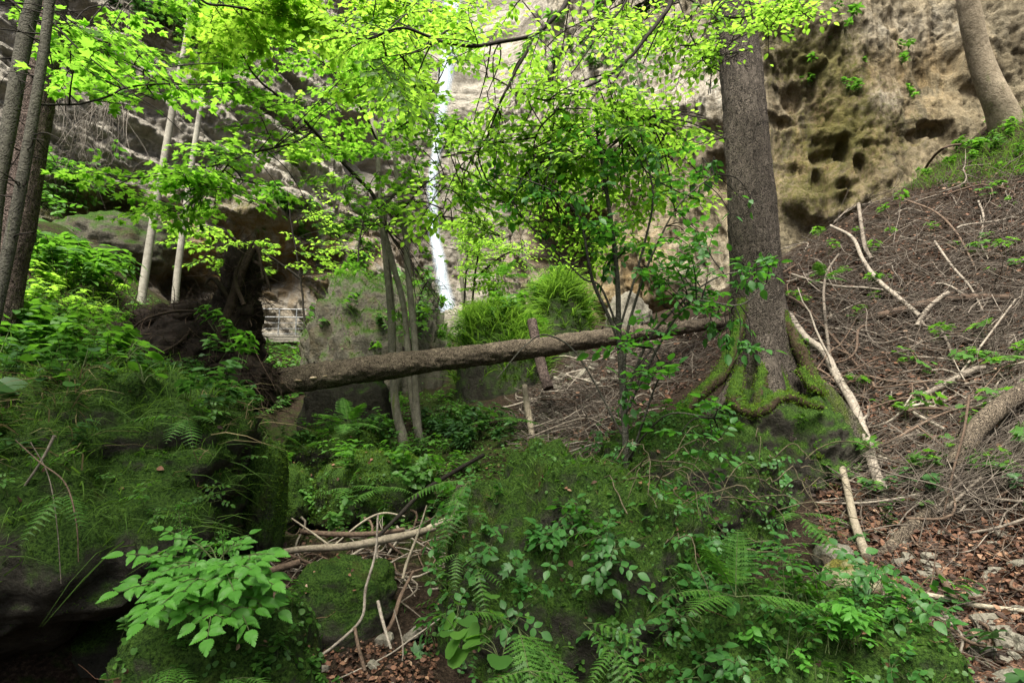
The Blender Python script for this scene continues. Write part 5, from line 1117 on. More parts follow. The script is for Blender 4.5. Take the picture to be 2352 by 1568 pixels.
pole('dead_branch', 'long thin pale branch lying level along the upper twig slope', 'dead branch', [(1820, 655, 0.2, 6), (1870, 672, 0.2, 7), (1930, 685, 0.2, 7), (1990, 690, 0.2, 6), (2060, 700, 0.2, 5)], M_dead, 7, 0.12, side=[(0.5, -0.1, 0.2, 1, 0.5, 0.01)], **G)
pole('dead_branch', 'upright forked pale branch beside the crooked pole', 'dead branch', [(1930, 620, 0.3, 5), (1905, 660, 0.3, 6), (1895, 700, 0.25, 7), (1898, 760, 0.25, 8), (1905, 820, 0.2, 8), (1912, 870, 0.1, 9)], M_dead, 7, 0.1, **G)
pole('fallen_log', 'thick grey green fallen trunk arching in at the side above the leaf litter', 'log', [(2420, 930, 0.25, 54), (2330, 995, 0.30, 56), (2270, 1045, 0.28, 56), (2225, 1080, 0.2, 52), (2192, 1105, 0.12, 40)], M_log, 18, 0.1, **G)
pole('fallen_log', 'mossy grey log sunk into the leaf litter below the arching trunk', 'log', [(2215, 1130, 0.0, 40), (2150, 1180, 0.02, 42), (2090, 1225, 0.02, 40), (2040, 1262, 0.0, 36), (1990, 1290, -0.04, 30)], M_log, 16, 0.18, **G)
pole('dead_branch', 'slim grey pole lying across the slope above the sunken log', 'dead branch', [(1960, 1055, 0.12, 8), (2040, 1085, 0.12, 9), (2120, 1110, 0.12, 10), (2240, 1140, 0.08, 9)], M_dead, 8, 0.08, **G)
pole('dead_branch', 'yellowish branch lying across the stones of the leaf litter', 'dead branch', [(2020, 1345, 0.05, 12), (2090, 1380, 0.06, 15), (2170, 1400, 0.06, 16), (2250, 1415, 0.05, 15), (2400, 1435, 0.05, 15)], M_palewood, 9, 0.15, **G)
pole('dead_branch', 'splintered brown stick propped on the yellowish branch', 'dead branch', [(2158, 1345, 0.08, 16), (2178, 1375, 0.07, 18), (2200, 1405, 0.05, 18)], M_brownwood, 9, 0.2, **G)
pole('dead_branch', 'grey log wedged between mossy boulder and yellow mossed block', 'dead branch', [(1890, 1290, 0.06, 26), (1915, 1330, 0.05, 28), (1945, 1370, 0.04, 30), (1975, 1400, 0.0, 28)], M_log, 12, 0.12, **G)
pole('dead_branch', 'dark stick trailing down from the yellow mossed block', 'dead branch', [(1960, 1375, 0.05, 7), (2020, 1400, 0.06, 9), (2080, 1440, 0.06, 10), (2130, 1490, 0.05, 10), (2160, 1530, 0.02, 9)], M_brownwood, 8, 0.1, **G)
pole('dead_branch', 'pale brown chunk of broken limb lying in the fine dead twigs', 'dead branch', [(2120, 930, 0.1, 14), (2180, 905, 0.12, 18), (2240, 875, 0.12, 18), (2265, 865, 0.1, 14)], M_dead, 10, 0.2, **G)
for i, (c, lab) in enumerate([([(2250, 480, 0.15, 6), (2262, 520, 0.15, 6), (2255, 570, 0.1, 5), (2272, 610, 0.1, 4)], 'wavy pale twig high on the twig slope near the green tufts'), ([(2080, 480, 0.2, 5), (2150, 510, 0.2, 6), (2200, 560, 0.2, 6), (2240, 625, 0.1, 5)], 'thin bowed branch dropping through the upper twigs'),
        ([(2150, 580, 0.2, 6), (2190, 640, 0.2, 7), (2230, 680, 0.15, 6), (2260, 730, 0.1, 5)], 'curved grey branch over the end of the rotten log'), ([(1800, 700, 0.2, 5), (1850, 740, 0.25, 6), (1920, 810, 0.2, 7), (1990, 880, 0.1, 5)], 'thin reddish brown stick slanting above the crooked pole'),
        ([(2200, 900, 0.15, 5), (2240, 860, 0.2, 6), (2290, 800, 0.25, 6), (2340, 740, 0.3, 5)], 'arched thin branch rising toward the frame edge'), ([(1990, 880, 0.1, 6), (2060, 900, 0.12, 7), (2120, 900, 0.12, 6), (2150, 940, 0.05, 5)], 'short bent twig in the bare hollow of the slope'),
        ([(1870, 1180, 0.1, 5), (1960, 1190, 0.12, 6), (2060, 1180, 0.12, 6), (2170, 1150, 0.1, 6)], 'reddish stick lying level above the pale stones'), ([(1900, 1090, 0.06, 5), (1990, 1140, 0.08, 6), (2080, 1160, 0.1, 6)], 'thin brown twig behind the straight pale pole'),
        ([(2240, 1020, 0.45, 8), (2225, 1090, 0.35, 7), (2200, 1150, 0.25, 7), (2170, 1220, 0.1, 5)], 'hanging reddish branch in front of the arching trunk'), ([(2290, 1180, 0.1, 6), (2330, 1165, 0.12, 7), (2400, 1140, 0.12, 7)], 'brown stick poking in at the frame edge over the litter'),
        ([(2230, 1250, 0.08, 8), (2300, 1240, 0.08, 9), (2400, 1205, 0.08, 9)], 'smooth brown branch lying on leaves at the frame edge'), ([(1650, 740, 0.1, 6), (1740, 690, 0.2, 6), (1830, 640, 0.25, 5)], 'thin pale stick behind the spruce trunk'), ([(2040, 440, 0.12, 10), (1990, 470, 0.12, 11), (1930, 505, 0.1, 10)], 'dark fallen pole along the crest of the slope'),
        ([(2330, 280, 0.1, 6), (2230, 340, 0.15, 7), (2130, 395, 0.15, 7), (2060, 430, 0.1, 6)], 'long pale pole along the grassy crest below the blotched trunk')]):
    pole('dead_branch', lab, 'dead branch', c, [M_dead, M_brownwood][i % 2 if i not in (8, 12) else 1], 7, 0.14, seed=i, **G)
# further loose branches, copied and turned
bprot = []
for s in range(6):
    L_ = 1.0; x = np.linspace(-0.5, 0.5, 14); ln = np.c_[x, 0.22 * np.sin(x * 4 + s) + 0.09 * np.sin(x * 9 + 2 * s), 0.05 * np.cos(x * 5 + s)]
    mb = MB(); tube(mb, ln, np.linspace(0.014, 0.006, 14), 6, lump=0.15, seed=s)
    for q in range(3): i0 = 3 + 3 * q; d = unit(np.array([0.7, (-1) ** q * 0.7, 0.25 * rng.normal()])); tube(mb, ln[i0] + np.outer(np.linspace(0, 1, 5), d) * rng.uniform(0.15, 0.4) + 0.03 * np.outer(np.linspace(0, 1, 5) ** 2, rng.normal(size=3)), np.linspace(0.008, 0.003, 5), 5)
    bprot.append([mb.build('dead_branch', mt, origin=(0, 0, 0)) for mt in (M_dead, M_brownwood)])
def loose(poly, n, size, label, group, dirb=(0.6, -0.5), pale=0.6):
    p = scatter(poly, n); nn = tnormal(p[:, 0], p[:, 1])
    for q, n_ in zip(p, nn):
        o = bprot[rng.integers(6)][0 if rng.random() < pale else 1].copy(); col.objects.link(o); s = rng.uniform(*size)
        d = rng.normal(size=3) + np.array([*dirb, 0]); d = unit(d - n_ * np.dot(d, n_)); y = np.cross(n_, d)
        M = np.eye(4); M[:3, 0] = d * s; M[:3, 1] = y * s; M[:3, 2] = n_ * s; M[:3, 3] = q + n_ * rng.uniform(-0.01, 0.10) * s
        from mathutils import Matrix
        o.matrix_world = Matrix(M.tolist()); tag(o, label, 'dead branch', group)
loose(SLOPE, 128, (0.4, 1.5), 'bare grey dead branch tangled in the brushwood of the steep slope', 'loose dead branches on the twig slope')
loose(CENTRE, 50, (0.6, 1.4), 'bare pale stick in the twig heap under the fallen log', 'loose sticks in the twig heap', (1, -1.3), 0.8)
loose(LITTER, 28, (0.3, 0.9), 'thin brown stick lying on the reddish leaf litter', 'loose sticks on the leaf litter', pale=0.4)
loose([(590, 1270), (1010, 1230), (1010, 1330), (880, 1380), (620, 1340)], 34, (0.5, 1.0), 'thin stick in the driftwood jam above the flat topped mossy stone', 'sticks of the driftwood jam', (1, 0.2), 0.5)
for a in bprot:
    for o in a: bpy.data.objects.remove(o)
# driftwood jam across the gully
pole('dead_branch', 'long black slanting stick rising from the driftwood jam', 'dead branch', [(868, 1232, 4.6, 8), (920, 1180, 5.0, 10), (970, 1130, 5.4, 10), (1040, 1085, 5.9, 10), (1110, 1045, 6.4, 10)], M_twig, 9, 0.1)
pole('driftwood_log', 'brown barkless log lying level across the driftwood jam', 'log', [(570, 1285, 4.5, 14), (680, 1262, 4.45, 16), (790, 1255, 4.4, 18), (880, 1240, 4.4, 18), (960, 1222, 4.45, 16), (1000, 1212, 4.5, 14)], M_palewood, 12, 0.12)
pole('driftwood_log', 'yellowish rounded log end topping the driftwood jam', 'log', [(960, 1228, 4.5, 12), (1000, 1205, 4.5, 16), (1040, 1188, 4.55, 14), (1060, 1175, 4.6, 12)], M_palewood, 12, 0.14)
pole('driftwood_log', 'dark thin log behind the level brown one in the jam', 'log', [(690, 1220, 4.8, 12), (760, 1226, 4.8, 13), (850, 1226, 4.8, 12), (930, 1215, 4.85, 10)], M_brownwood, 10, 0.12)
pole('driftwood_log', 'low dark log at the foot of the driftwood jam', 'log', [(560, 1320, 4.2, 16), (620, 1310, 4.2, 18), (690, 1290, 4.25, 16)], M_brownwood, 10, 0.15)
pole('broken_log', 'grey rotten stump leaning beside the fern at the jam', 'log', [(1060, 1115, 5.0, 20), (1046, 1150, 4.95, 24), (1034, 1190, 4.9, 28)], M_log, 12, 0.2)
for i, (c, lab) in enumerate([([(868, 1180, 3.9, 5), (862, 1270, 3.8, 6), (840, 1350, 3.7, 7), (830, 1420, 3.6, 7), (770, 1480, 3.5, 7), (728, 1510, 3.4, 6)], 'long thin grey stick hanging down past the flat topped stone'), ([(815, 1440, 3.5, 8), (822, 1480, 3.45, 9), (838, 1540, 3.4, 9)], 'short brown stake in the gully floor'),
        ([(868, 1380, 3.7, 8), (880, 1430, 3.6, 8), (898, 1490, 3.5, 7)], 'greyish stick leaning in the dark gully'), ([(950, 1310, 4.0, 6), (920, 1370, 3.9, 10), (900, 1430, 3.8, 10), (860, 1490, 3.7, 8)], 'dark rotten stick slanting into the gully'),
        ([(1010, 1420, 3.5, 3), (940, 1470, 3.5, 4), (880, 1510, 3.5, 4), (760, 1566, 3.4, 4)], 'thin wiry twig across the gully floor'), ([(905, 1400, 3.6, 3), (925, 1480, 3.5, 4), (920, 1560, 3.4, 4)], 'upright wiry twig before the gully stones'),
        ([(582, 1062, 7.0, 12), (590, 1080, 7.0, 13), (597, 1105, 7.0, 13)], 'pale stripped stake by the round mossy boulder'), ([(603, 1056, 7.1, 6), (605, 1090, 7.1, 7)], 'thinner pale stake by the round mossy boulder'),
        ([(670, 1190, 4.8, 4), (720, 1225, 4.7, 5), (770, 1262, 4.6, 5)], 'thin pale stick crossing the dark log in the jam'), ([(755, 1262, 4.7, 3), (830, 1200, 4.9, 5), (880, 1178, 5.0, 5), (930, 1185, 5.0, 3)], 'arched bleached branch over the driftwood jam'),
        ([(980, 1160, 4.3, 3), (960, 1225, 4.2, 6), (935, 1290, 4.1, 7), (925, 1330, 4.0, 7)], 'yellow stick standing out of the driftwood jam'), ([(0, 1190, 3.0, 6), (60, 1110, 3.0, 7), (100, 1050, 3.0, 8), (125, 1000, 3.0, 9)], 'grey stick lying on the mossy bank boulder'),
        ([(35, 1010, 2.9, 3), (90, 1060, 2.85, 4), (150, 1110, 2.8, 4), (175, 1200, 2.75, 4), (180, 1290, 2.75, 2)], 'thin root like twig hanging down the mossy bank boulder'), ([(70, 1015, 2.9, 3), (110, 1090, 2.9, 3), (130, 1200, 2.8, 3), (140, 1340, 2.8, 2)], 'wiry twig dangling over the mossy bank face'),
        ([(95, 850, 5.2, 8), (180, 868, 5.2, 9), (260, 870, 5.2, 8), (330, 850, 5.3, 6)], 'reddish dead stick lying on the bank before the root plate'), ([(80, 830, 5.6, 6), (150, 845, 5.6, 7), (240, 855, 5.5, 6)], 'thin brown stick lying behind the reddish one on the bank')]):
    pole('dead_branch', lab, 'dead branch', c, M_palewood if 'pale' in lab or 'bleached' in lab or 'yellow' in lab else (M_dead if 'grey' in lab or 'wiry' in lab else M_brownwood), 7, 0.12, seed=i)
# bramble stems arching over the boulders
mb = MB()
for k in range(34):
    a = (rng.uniform(1420, 1860), rng.uniform(950, 1260)); Y = 3.6 + rng.uniform(-0.4, 0.9)
    q = P(*a, Y); d = unit(np.array([rng.normal() * 0.8, -0.3 + 0.3 * rng.normal(), 0.5])); L_ = rng.uniform(0.4, 1.1); s = np.linspace(0, 1, 14)
    ln = q + d * L_ * s[:, None] - UP * (L_ * 0.9 * s**2)[:, None] + 0.06 * fbm(np.c_[s * 5, np.full(14, k), s], 2, k)[:, None]
    tube(mb, ln, np.linspace(0.005, 0.0016, 14), 5, cap=False)
tag(mb.build('bramble_stems', wood_mat('bramble_stem', (0.05, 0.045, 0.025), (0.17, 0.145, 0.09)), origin=P(1640, 1250, 3.6)), 'tangle of thin arching bramble stems over the mossy boulders', 'brambles', kind='stuff')
# ---------- ferns, herbs, goatsbeard ----------
def frond(S, T, q, d, L, n=15, droop=0.7, wid=0.26):
    """one fern frond: an arching stalk with paired leaflets"""
    d = unit(d); side = unit(np.cross(d, UP)); s = np.linspace(0, 1, 9)
    f_ = lambda t: q + d * L * t - UP * (droop * 0.5 * L * t * t)
    T.append((np.array([f_(x) for x in s]), np.linspace(0.0035, 0.001, 9) * (L / 0.5)))
    for t_ in np.linspace(0.16, 0.99, n):
        c = f_(t_); tg_ = unit(d - UP * droop * t_); w = L * wid * math.sin(math.pi * min(1, (t_ - 0.02) ** 0.75)) ** 0.8 * 0.9 + 0.012 * L; nrm = unit(np.cross(side, tg_))
        for s_ in (1, -1): S.add(c, unit(side * s_ + tg_ * 0.32 - UP * 0.12 + 0.05 * rng.normal(size=3)), unit(nrm + 0.12 * rng.normal(size=3)), w)
def fern(label, px, py, Y, L, dirs, mat=None, droop=0.7, base=None):
    q = P(px, py, Y) if base is None else base
    r = empty('fern', q); tag(r, label, 'fern')
    for d in dirs:
        S = LeafSet(); T = []; frond(S, T, q, np.array(d, float), L * rng.uniform(0.85, 1.1), n=int(np.clip(L * 36, 11, 20)), droop=droop)
        fr = S.build('frond', PINNA, mat or M_fern, r, width=1.25); st = tubes(T, k=4).build('stalk', M_gstem, r); st.parent = fr
    return r
fern('large fern with a level bright frond pointing at the yellow mossed block', 1690, 1370, 2.85, 0.42, [(1, -0.1, 0.15), (-0.6, -0.5, 0.25), (-0.35, -0.1, 0.8), (0.1, 0.1, 0.9), (-0.85, -0.2, 0.35)], droop=0.6)
fern('drooping fern hanging from the top of the broad mossy boulder by the rotten stump', 1075, 1105, 4.2, 0.5, [(0.25, -0.6, -0.35), (-0.15, -0.6, -0.2), (-0.6, -0.3, 0.1), (0.5, -0.5, -0.2)], M_fern, 0.8)
fern('broad fern with long leaning fronds low on the boulder, lower middle', 1190, 1440, 2.75, 0.42, [(0.35, -0.6, -0.45), (0.1, -0.6, -0.1), (-0.5, -0.4, 0.5), (0.6, -0.5, -0.3), (0.15, -0.55, -0.6)], droop=0.6)
fern('spread fern cut by the bottom edge of the picture', 1215, 1540, 2.5, 0.3, [(1, -0.2, 0.1), (-0.5, -0.3, 0.1), (0.5, -0.5, -0.2), (0.8, -0.4, -0.2)])
fern('single arching fern frond beside the broad fern', 1340, 1430, 2.75, 0.33, [(0.8, -0.4, 0.15), (0.6, -0.5, -0.35)], droop=0.9)
fern('small fern with downturned tips near the bottom edge', 1410, 1490, 2.6, 0.22, [(0.3, -0.6, -0.2), (-0.5, -0.5, -0.1), (0.1, -0.6, -0.5)], droop=0.9)
fern('short fern on the side of the broad mossy boulder', 1095, 1300, 3.25, 0.22, [(0.6, -0.4, -0.1), (0.2, -0.5, -0.5)])
fern('small fern under the hanging fern at the boulder edge', 1050, 1270, 3.4, 0.2, [(0.4, -0.5, 0.1), (-0.5, -0.4, 0), (0.0, -0.5, -0.4)])
fern('pale fern under the fallen log in the twig heap', 1150, 965, 7.4, 0.55, [(-0.8, -0.3, 0.15), (0.8, -0.3, 0.2), (0.2, -0.6, 0.2), (-0.4, -0.2, 0.5)])
fern('fern on the mossy hummock before the rock slab', 800, 975, 7.4, 0.6, [(-0.8, -0.3, 0.3), (0.8, -0.3, 0.2), (0.1, -0.6, 0.1), (0.4, -0.2, 0.8), (-0.4, -0.5, 0.4), (-0.2, 0.2, 0.9)])
fern('small fern arching over the dark hollow by the hummock', 700, 1030, 7.2, 0.42, [(-0.9, -0.2, 0.4), (-0.5, -0.4, 0.7), (0.5, -0.3, 0.4)])
fern('fern with curled fronds on the mound above the driftwood jam', 880, 1120, 5.6, 0.38, [(0.9, -0.3, 0.2), (-0.4, -0.5, 0.0), (0.1, -0.6, 0.2), (-0.9, -0.2, 0.2)])
fern('fern on the mound beside the round leaved plant', 800, 1120, 5.6, 0.36, [(0.8, -0.3, 0.3), (-0.7, -0.4, 0.1), (0.0, -0.6, 0.1), (0.3, 0, 0.9)])
fern('bright fern among the twigs beside the spruce', 1890, 640, 8.4, 0.5, [(-0.3, -0.3, 0.7), (0.3, -0.4, 0.3), (0.1, -0.6, 0.0)])
fern('small dark fern at the foot of the goatsbeard boulder', 395, 1530, 2.25, 0.2, [(0.2, -0.5, 0.1), (-0.6, -0.4, -0.2), (0.6, -0.4, 0)])
fern('fern peeking over the bottom edge below the goatsbeard', 560, 1555, 2.2, 0.2, [(0.7, -0.3, 0.1), (-0.6, -0.4, 0.1), (0.1, -0.5, 0.2)])
fern('dark fern on the grassy edge of the overhanging boulder', 430, 960, 3.3, 0.3, [(0.7, -0.4, 0.2), (0.1, -0.6, -0.1), (-0.7, -0.4, 0.2), (0.4, -0.5, -0.2)])
fern('fern hanging on the mossy face of the overhanging boulder', 150, 1130, 2.85, 0.26, [(0.6, -0.4, -0.2), (0.0, -0.6, -0.3), (-0.6, -0.4, -0.1)])
fern('fern spraying over the spruce boulder side', 1830, 1180, 4.4, 0.4, [(0.8, -0.4, 0.2), (0.3, -0.6, -0.3), (-0.5, -0.5, 0.2)])
fern('fern with long fronds near the young beech by the waterfall', 1150, 640, 12.5, 0.9, [(-0.8, -0.3, 0.3), (0.8, -0.3, 0.3), (0.1, -0.6, 0.4), (0.4, -0.1, 0.8)])

# goatsbeard
gb = empty('goatsbeard_plant', P(495, 1400, 2.62)); tag(gb, 'light green goatsbeard plant with toothed leaflets and feathery flower spikes', 'plant')
GS = LeafSet(); GT = []
g0 = P(495, 1405, 2.62)
gst = []
def gfrond(tip, base_t, pairs=4, leaf=0.068):
    a = g0 + (P(500, 1290, 2.55) - g0) * base_t; b = P(*tip); v = b - a; L_ = np.linalg.norm(v); d = unit(v)
    m = a + v * 0.5 + UP * 0.10 * L_; ln = smooth_line([a, m, b], 12); gst.append((ln, np.linspace(0.004, 0.0018, 12)))
    side = unit(np.cross(d, UP))
    for t_ in (0.42, 0.66, 0.86):
        i = int(t_ * 11); c = ln[i]
        for s_ in (1, -1): compound(GS, gst, c, unit(side * s_ * 0.8 + d * 0.75 + UP * rng.uniform(-0.1, 0.1)), unit(UP + 0.5 * np.array([0, -1, 0]) + 0.15 * rng.normal(size=3)), leaf * (1.0 if t_ < 0.8 else 0.9), 2 if t_ < 0.8 else 1, 0.62)
    compound(GS, gst, ln[-2], unit(d - UP * 0.1), unit(UP + np.array([0, -0.5, 0])), leaf, 2, 0.62)
for tip, bt, *r_ in (((340, 1275, 2.45), 0.75), ((325, 1345, 2.3), 0.55), ((360, 1405, 2.2), 0.45), ((590, 1275, 2.5), 0.8), ((600, 1330, 2.4), 0.6), ((610, 1380, 2.45), 0.5), ((470, 1250, 2.7), 1.0), ((540, 1250, 2.6), 1.0), ((440, 1340, 2.25), 0.7), ((530, 1340, 2.25), 0.7), ((480, 1440, 2.15), 0.4), ((420, 1300, 2.4), 0.9), ((405, 1228, 2.55), 0.95), ((560, 1420, 2.25), 0.5), ((560, 1300, 2.35), 0.75), ((395, 1370, 2.2), 0.5)):
    gfrond(tip, bt, leaf=0.062 if bt < 0.95 else 0.046)
tubes(gst, k=5).build('stem', M_gstem, gb); GS.build('foliage', SERR, M_goat, gb, width=1.0)
for (px_, py_, Y), (bx, by) in (((408, 1165, 2.55), (425, 1300)), ((511, 1228, 2.5), (510, 1320))):
    T = []; S = LeafSet(); top = P(px_, py_, Y); bt = P(bx, by, Y); T.append((smooth_line([bt, (bt + top) / 2 + [0.005, 0, 0], top], 8), np.linspace(0.003, 0.0015, 8)))
    for t_ in (0.5, 0.62, 0.74, 0.84, 0.94, 1.0):
        c = bt + (top - bt) * t_
        for k in range(3 if t_ > 0.6 else 2):
            d = unit(np.array([rng.normal(), rng.normal() * 0.6, 0.25 + 0.3 * rng.random()])); l = 0.055 * (1.25 - 0.6 * t_); T.append((np.array([c, c + d * l]), np.array([0.001, 0.0007])))
            for y in np.linspace(0.2, 1, 9): S.add(c + d * l * y, unit(rng.normal(size=3)), unit(rng.normal(size=3)), 0.009)
    fo = S.build('flower_spike', DIAM, M_goat, gb); tubes(T, k=4).build('flower_stalk', M_gstem, gb)

# small plants: one of each kind, then copies
def plant_proto(kind):
    S = LeafSet(); T = []; nrm = lambda k=0.3: unit(UP + k * rng.normal(size=3))
    if kind == 'lance':      # upright stem with whorls of narrow leaves
        for k in range(3):
            b = np.array([rng.normal() * 0.04, rng.normal() * 0.04, 0]); h = rng.uniform(0.2, 0.34); top = b + [rng.normal() * 0.04, rng.normal() * 0.04, h]; T.append((smooth_line([b, (b + top) / 2, top], 5), np.linspace(0.003, 0.0015, 5)))
            for t_ in (0.55, 0.75, 0.9, 1.0):
                for j in range(4 if t_ == 1 else 3):
                    a = rng.uniform(0, 6.3); S.add(b + (top - b) * t_, unit([math.cos(a), math.sin(a), rng.uniform(-0.1, 0.35)]), nrm(), rng.uniform(0.07, 0.12))
        tpl, w = LANCE, 1.3
    elif kind == 'herb':     # stem with opposite oval leaves held flat
        for k in range(3):
            b = np.array([rng.normal() * 0.06, rng.normal() * 0.06, 0]); h = rng.uniform(0.14, 0.34); top = b + [rng.normal() * 0.07, rng.normal() * 0.07, h]; T.append((smooth_line([b, (b + top) / 2, top], 5), np.linspace(0.003, 0.0015, 5)))
            for t_ in (0.6, 0.85, 1.0):
                a = rng.uniform(0, 6.3)
                for j in range(3): S.add(b + (top - b) * t_, unit([math.cos(a + j * 2.1), math.sin(a + j * 2.1), rng.uniform(-0.2, 0.15)]), nrm(0.2), rng.uniform(0.06, 0.11))
        tpl, w = OVAL, 1.1
    elif kind == 'round':    # big round leaves on stalks
        for k in range(5):
            a = rng.uniform(0, 6.3); h = rng.uniform(0.08, 0.22); b = np.zeros(3); top = np.array([math.cos(a) * 0.12, math.sin(a) * 0.12, h]) * rng.uniform(0.7, 1.2); T.append((smooth_line([b, top * [0.4, 0.4, 0.7], top], 5), np.linspace(0.004, 0.002, 5)))
            S.add(top, unit([math.cos(a), math.sin(a), -0.15]), nrm(0.25), rng.uniform(0.08, 0.15))
        tpl, w = ROUND, 1.0
    elif kind == 'maple':    # seedling with lobed leaves
        for k in range(2):
            b = np.array([rng.normal() * 0.03, rng.normal() * 0.03, 0]); h = rng.uniform(0.12, 0.3); top = b + [0, 0, h]; T.append((smooth_line([b, (b + top) / 2 + 0.01 * rng.normal(size=3), top], 5), np.linspace(0.003, 0.0015, 5)))
            for j in range(5):
                a = j * 1.26 + rng.normal() * 0.3; d = unit([math.cos(a), math.sin(a), 0.15]); T.append((np.array([top, top + d * 0.05]), np.array([0.0015, 0.001]))); S.add(top + d * 0.05, unit(d - UP * 0.2), nrm(0.2), rng.uniform(0.07, 0.11))
        tpl, w = MAPLE, 1.0
    else:                    # compound: bramble or elder like shoot
        for k in range(3):
            b = np.array([rng.normal() * 0.03, rng.normal() * 0.03, 0]); h = rng.uniform(0.15, 0.32); top = b + [rng.normal() * 0.08, rng.normal() * 0.08, h]; T.append((smooth_line([b, (b + top) / 2, top], 5), np.linspace(0.003, 0.0015, 5)))
            for t_ in (0.6, 0.85, 1.0):
                a = rng.uniform(0, 6.3); compound(S, T, b + (top - b) * t_, unit([math.cos(a), math.sin(a), 0.2]), nrm(0.2), rng.uniform(0.05, 0.075), 1 if t_ < 0.9 else 2)
        tpl, w = OVAL, 1.1
    return S, T, tpl, w
NAMES = {'lance': 'narrow_leaved_herb', 'herb': 'woodland_herb', 'round': 'round_leaved_plant', 'maple': 'maple_seedling', 'comp': 'bramble_shoot'}
HMAT = {'lance': M_herb, 'herb': M_herb, 'round': M_herb, 'maple': M_herb, 'comp': M_herb}
PROT = {}
def get_proto(kind, mat, v):
    key = (kind, mat.name, v)
    if key not in PROT:
        S, T, tpl, w = plant_proto(kind); r = empty(NAMES[kind], (0, 0, 0)); f_ = S.build('foliage', tpl, mat, r, width=w); s_ = tubes(T, k=4).build('stem', M_gstem, r); PROT[key] = (r, f_, s_)
    return PROT[key]
def plants(pts, kind, size, label, group, mat=None, lean=0.2, nrm=None, name=None):
    for i, q in enumerate(pts):
        r, f_, s_ = get_proto(kind, mat or HMAT[kind], int(rng.integers(4)))
        c = r.copy(); c.name = name or r.name.split('.')[0]; col.objects.link(c); c.location = [float(x) for x in q]
        e = rng.normal(size=2) * lean
        if nrm is not None: e = e + np.array([-nrm[i][1], nrm[i][0]]) * 0.7
        c.rotation_euler = (e[0], e[1], rng.uniform(0, 6.3)); s = rng.uniform(*size); c.scale = (s, s, s)
        tag(c, label, 'plant', group)
        for ch in (f_, s_):
            d = ch.copy(); col.objects.link(d); d.parent = c
def on_rock(key, n, lo=0.1, cond=None): return surf(key, n, lo, cond)
box_ = lambda x0, y0, x1, y1: (lambda c, n: 1.0 * (proj(c)[0] > x0) * (proj(c)[0] < x1) * (proj(c)[1] > y0) * (proj(c)[1] < y1))
plants(scatter([(20, 600), (130, 560), (260, 640), (330, 730), (60, 740)], 48), 'herb', (0.7, 1.3), 'low leafy herb on the sunny path bank behind the slim trunks', 'leafy herbs on the path bank', M_beechl)
plants(scatter([(20, 560), (200, 580), (330, 690), (250, 700), (40, 650)], 26), 'lance', (1.5, 2.6), 'tall narrow leaved herb on the path bank', 'narrow leaved herbs on the path bank')
plants(scatter([(0, 760), (280, 760), (300, 860), (0, 880)], 30), 'herb', (0.9, 1.6), 'leafy herb on the dim bank before the root plate', 'leafy herbs before the root plate')
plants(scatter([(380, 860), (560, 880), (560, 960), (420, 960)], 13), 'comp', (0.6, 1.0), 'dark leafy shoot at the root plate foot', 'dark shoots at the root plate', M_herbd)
plants([P(*q) for q in ((490, 830, 6.4), (530, 790, 6.4), (555, 840, 6.3), (500, 760, 6.4))], 'lance', (0.9, 1.3), 'glossy narrow leaved shoot growing in front of the earthy root plate', 'narrow leaved shoots before the root plate', M_fern)
p, n = on_rock('bank', 34, 0.45, box_(-100, 850, 620, 1060)); plants(p, 'herb', (0.5, 0.95), 'small herb in the grass on top of the overhanging boulder', 'small herbs on the overhanging boulder', M_herbd)
p, n = on_rock('bank', 12, 0.55, box_(-100, 850, 560, 1000)); plants(p, 'round', (0.7, 1.2), 'plant with broad flat leaves in the grass of the overhanging boulder', 'broad leaved plants on the overhanging boulder', M_herbd)
plants([P(*q) for q in ((240, 850, 3.7), (330, 880, 3.6), (180, 900, 3.4), (90, 880, 3.4), (290, 830, 3.9))], 'round', (0.6, 0.9), 'large soft round leaves rising above the overhanging boulder', 'large round leaves above the overhanging boulder')
p, n = on_rock('bank', 26, -0.2, box_(-50, 950, 560, 1450)); plants(p, 'comp', (0.35, 0.65), 'leafy shoot hanging from the face of the overhanging boulder', 'shoots on the overhanging boulder face', M_herb, nrm=n)
p, n = on_rock('mound', 12, 0.0); plants(p, 'comp', (0.5, 0.9), 'leafy shoot on the earthy mound under the spruce roots', 'shoots on the root mound', M_herb, nrm=n)
p, n = on_rock('goat', 26, 0.2); plants(p, 'herb', (0.22, 0.4), 'tiny herb on the goatsbeard boulder', 'tiny herbs on the goatsbeard boulder')
for key, b_, n_, lab in (('mid', (1000, 1180, 1450, 1600), 34, 'the broad mossy boulder'), ('mid', (1400, 1150, 1900, 1500), 26, 'the shoulder of the broad mossy boulder'), ('low', (1000, 1250, 2200, 1650), 48, 'the low fern covered boulder'), ('root', (1350, 900, 1900, 1300), 40, 'the spruce boulder')):
    p, n = on_rock(key, n_, -0.2, box_(*b_)); plants(p, 'comp', (0.5, 0.95), 'bramble shoot with three part leaves on ' + lab, 'bramble shoots on ' + lab, M_elder, nrm=n)
    p, n = on_rock(key, n_ // 3, -0.2, box_(*b_)); plants(p, 'herb', (0.3, 0.6), 'tiny oval leaved herb on ' + lab, 'tiny herbs on ' + lab, nrm=n)
p, n = on_rock('mid', 10, -0.2, box_(980, 1250, 1350, 1600)); plants(p, 'maple', (0.5, 0.8), 'lobed leaf seedling on the face of the broad mossy boulder', 'lobed seedlings on the broad boulder', M_elder, nrm=n)
plants([P(*q) for q in ((1060, 1500, 2.75), (1095, 1480, 2.8), (1040, 1470, 2.85), (1150, 1530, 2.6), (1120, 1445, 2.8))], 'round', (0.55, 0.8), 'lobed round leaf plant low on the boulder face near the bottom edge', 'round leaf plants near the bottom edge')
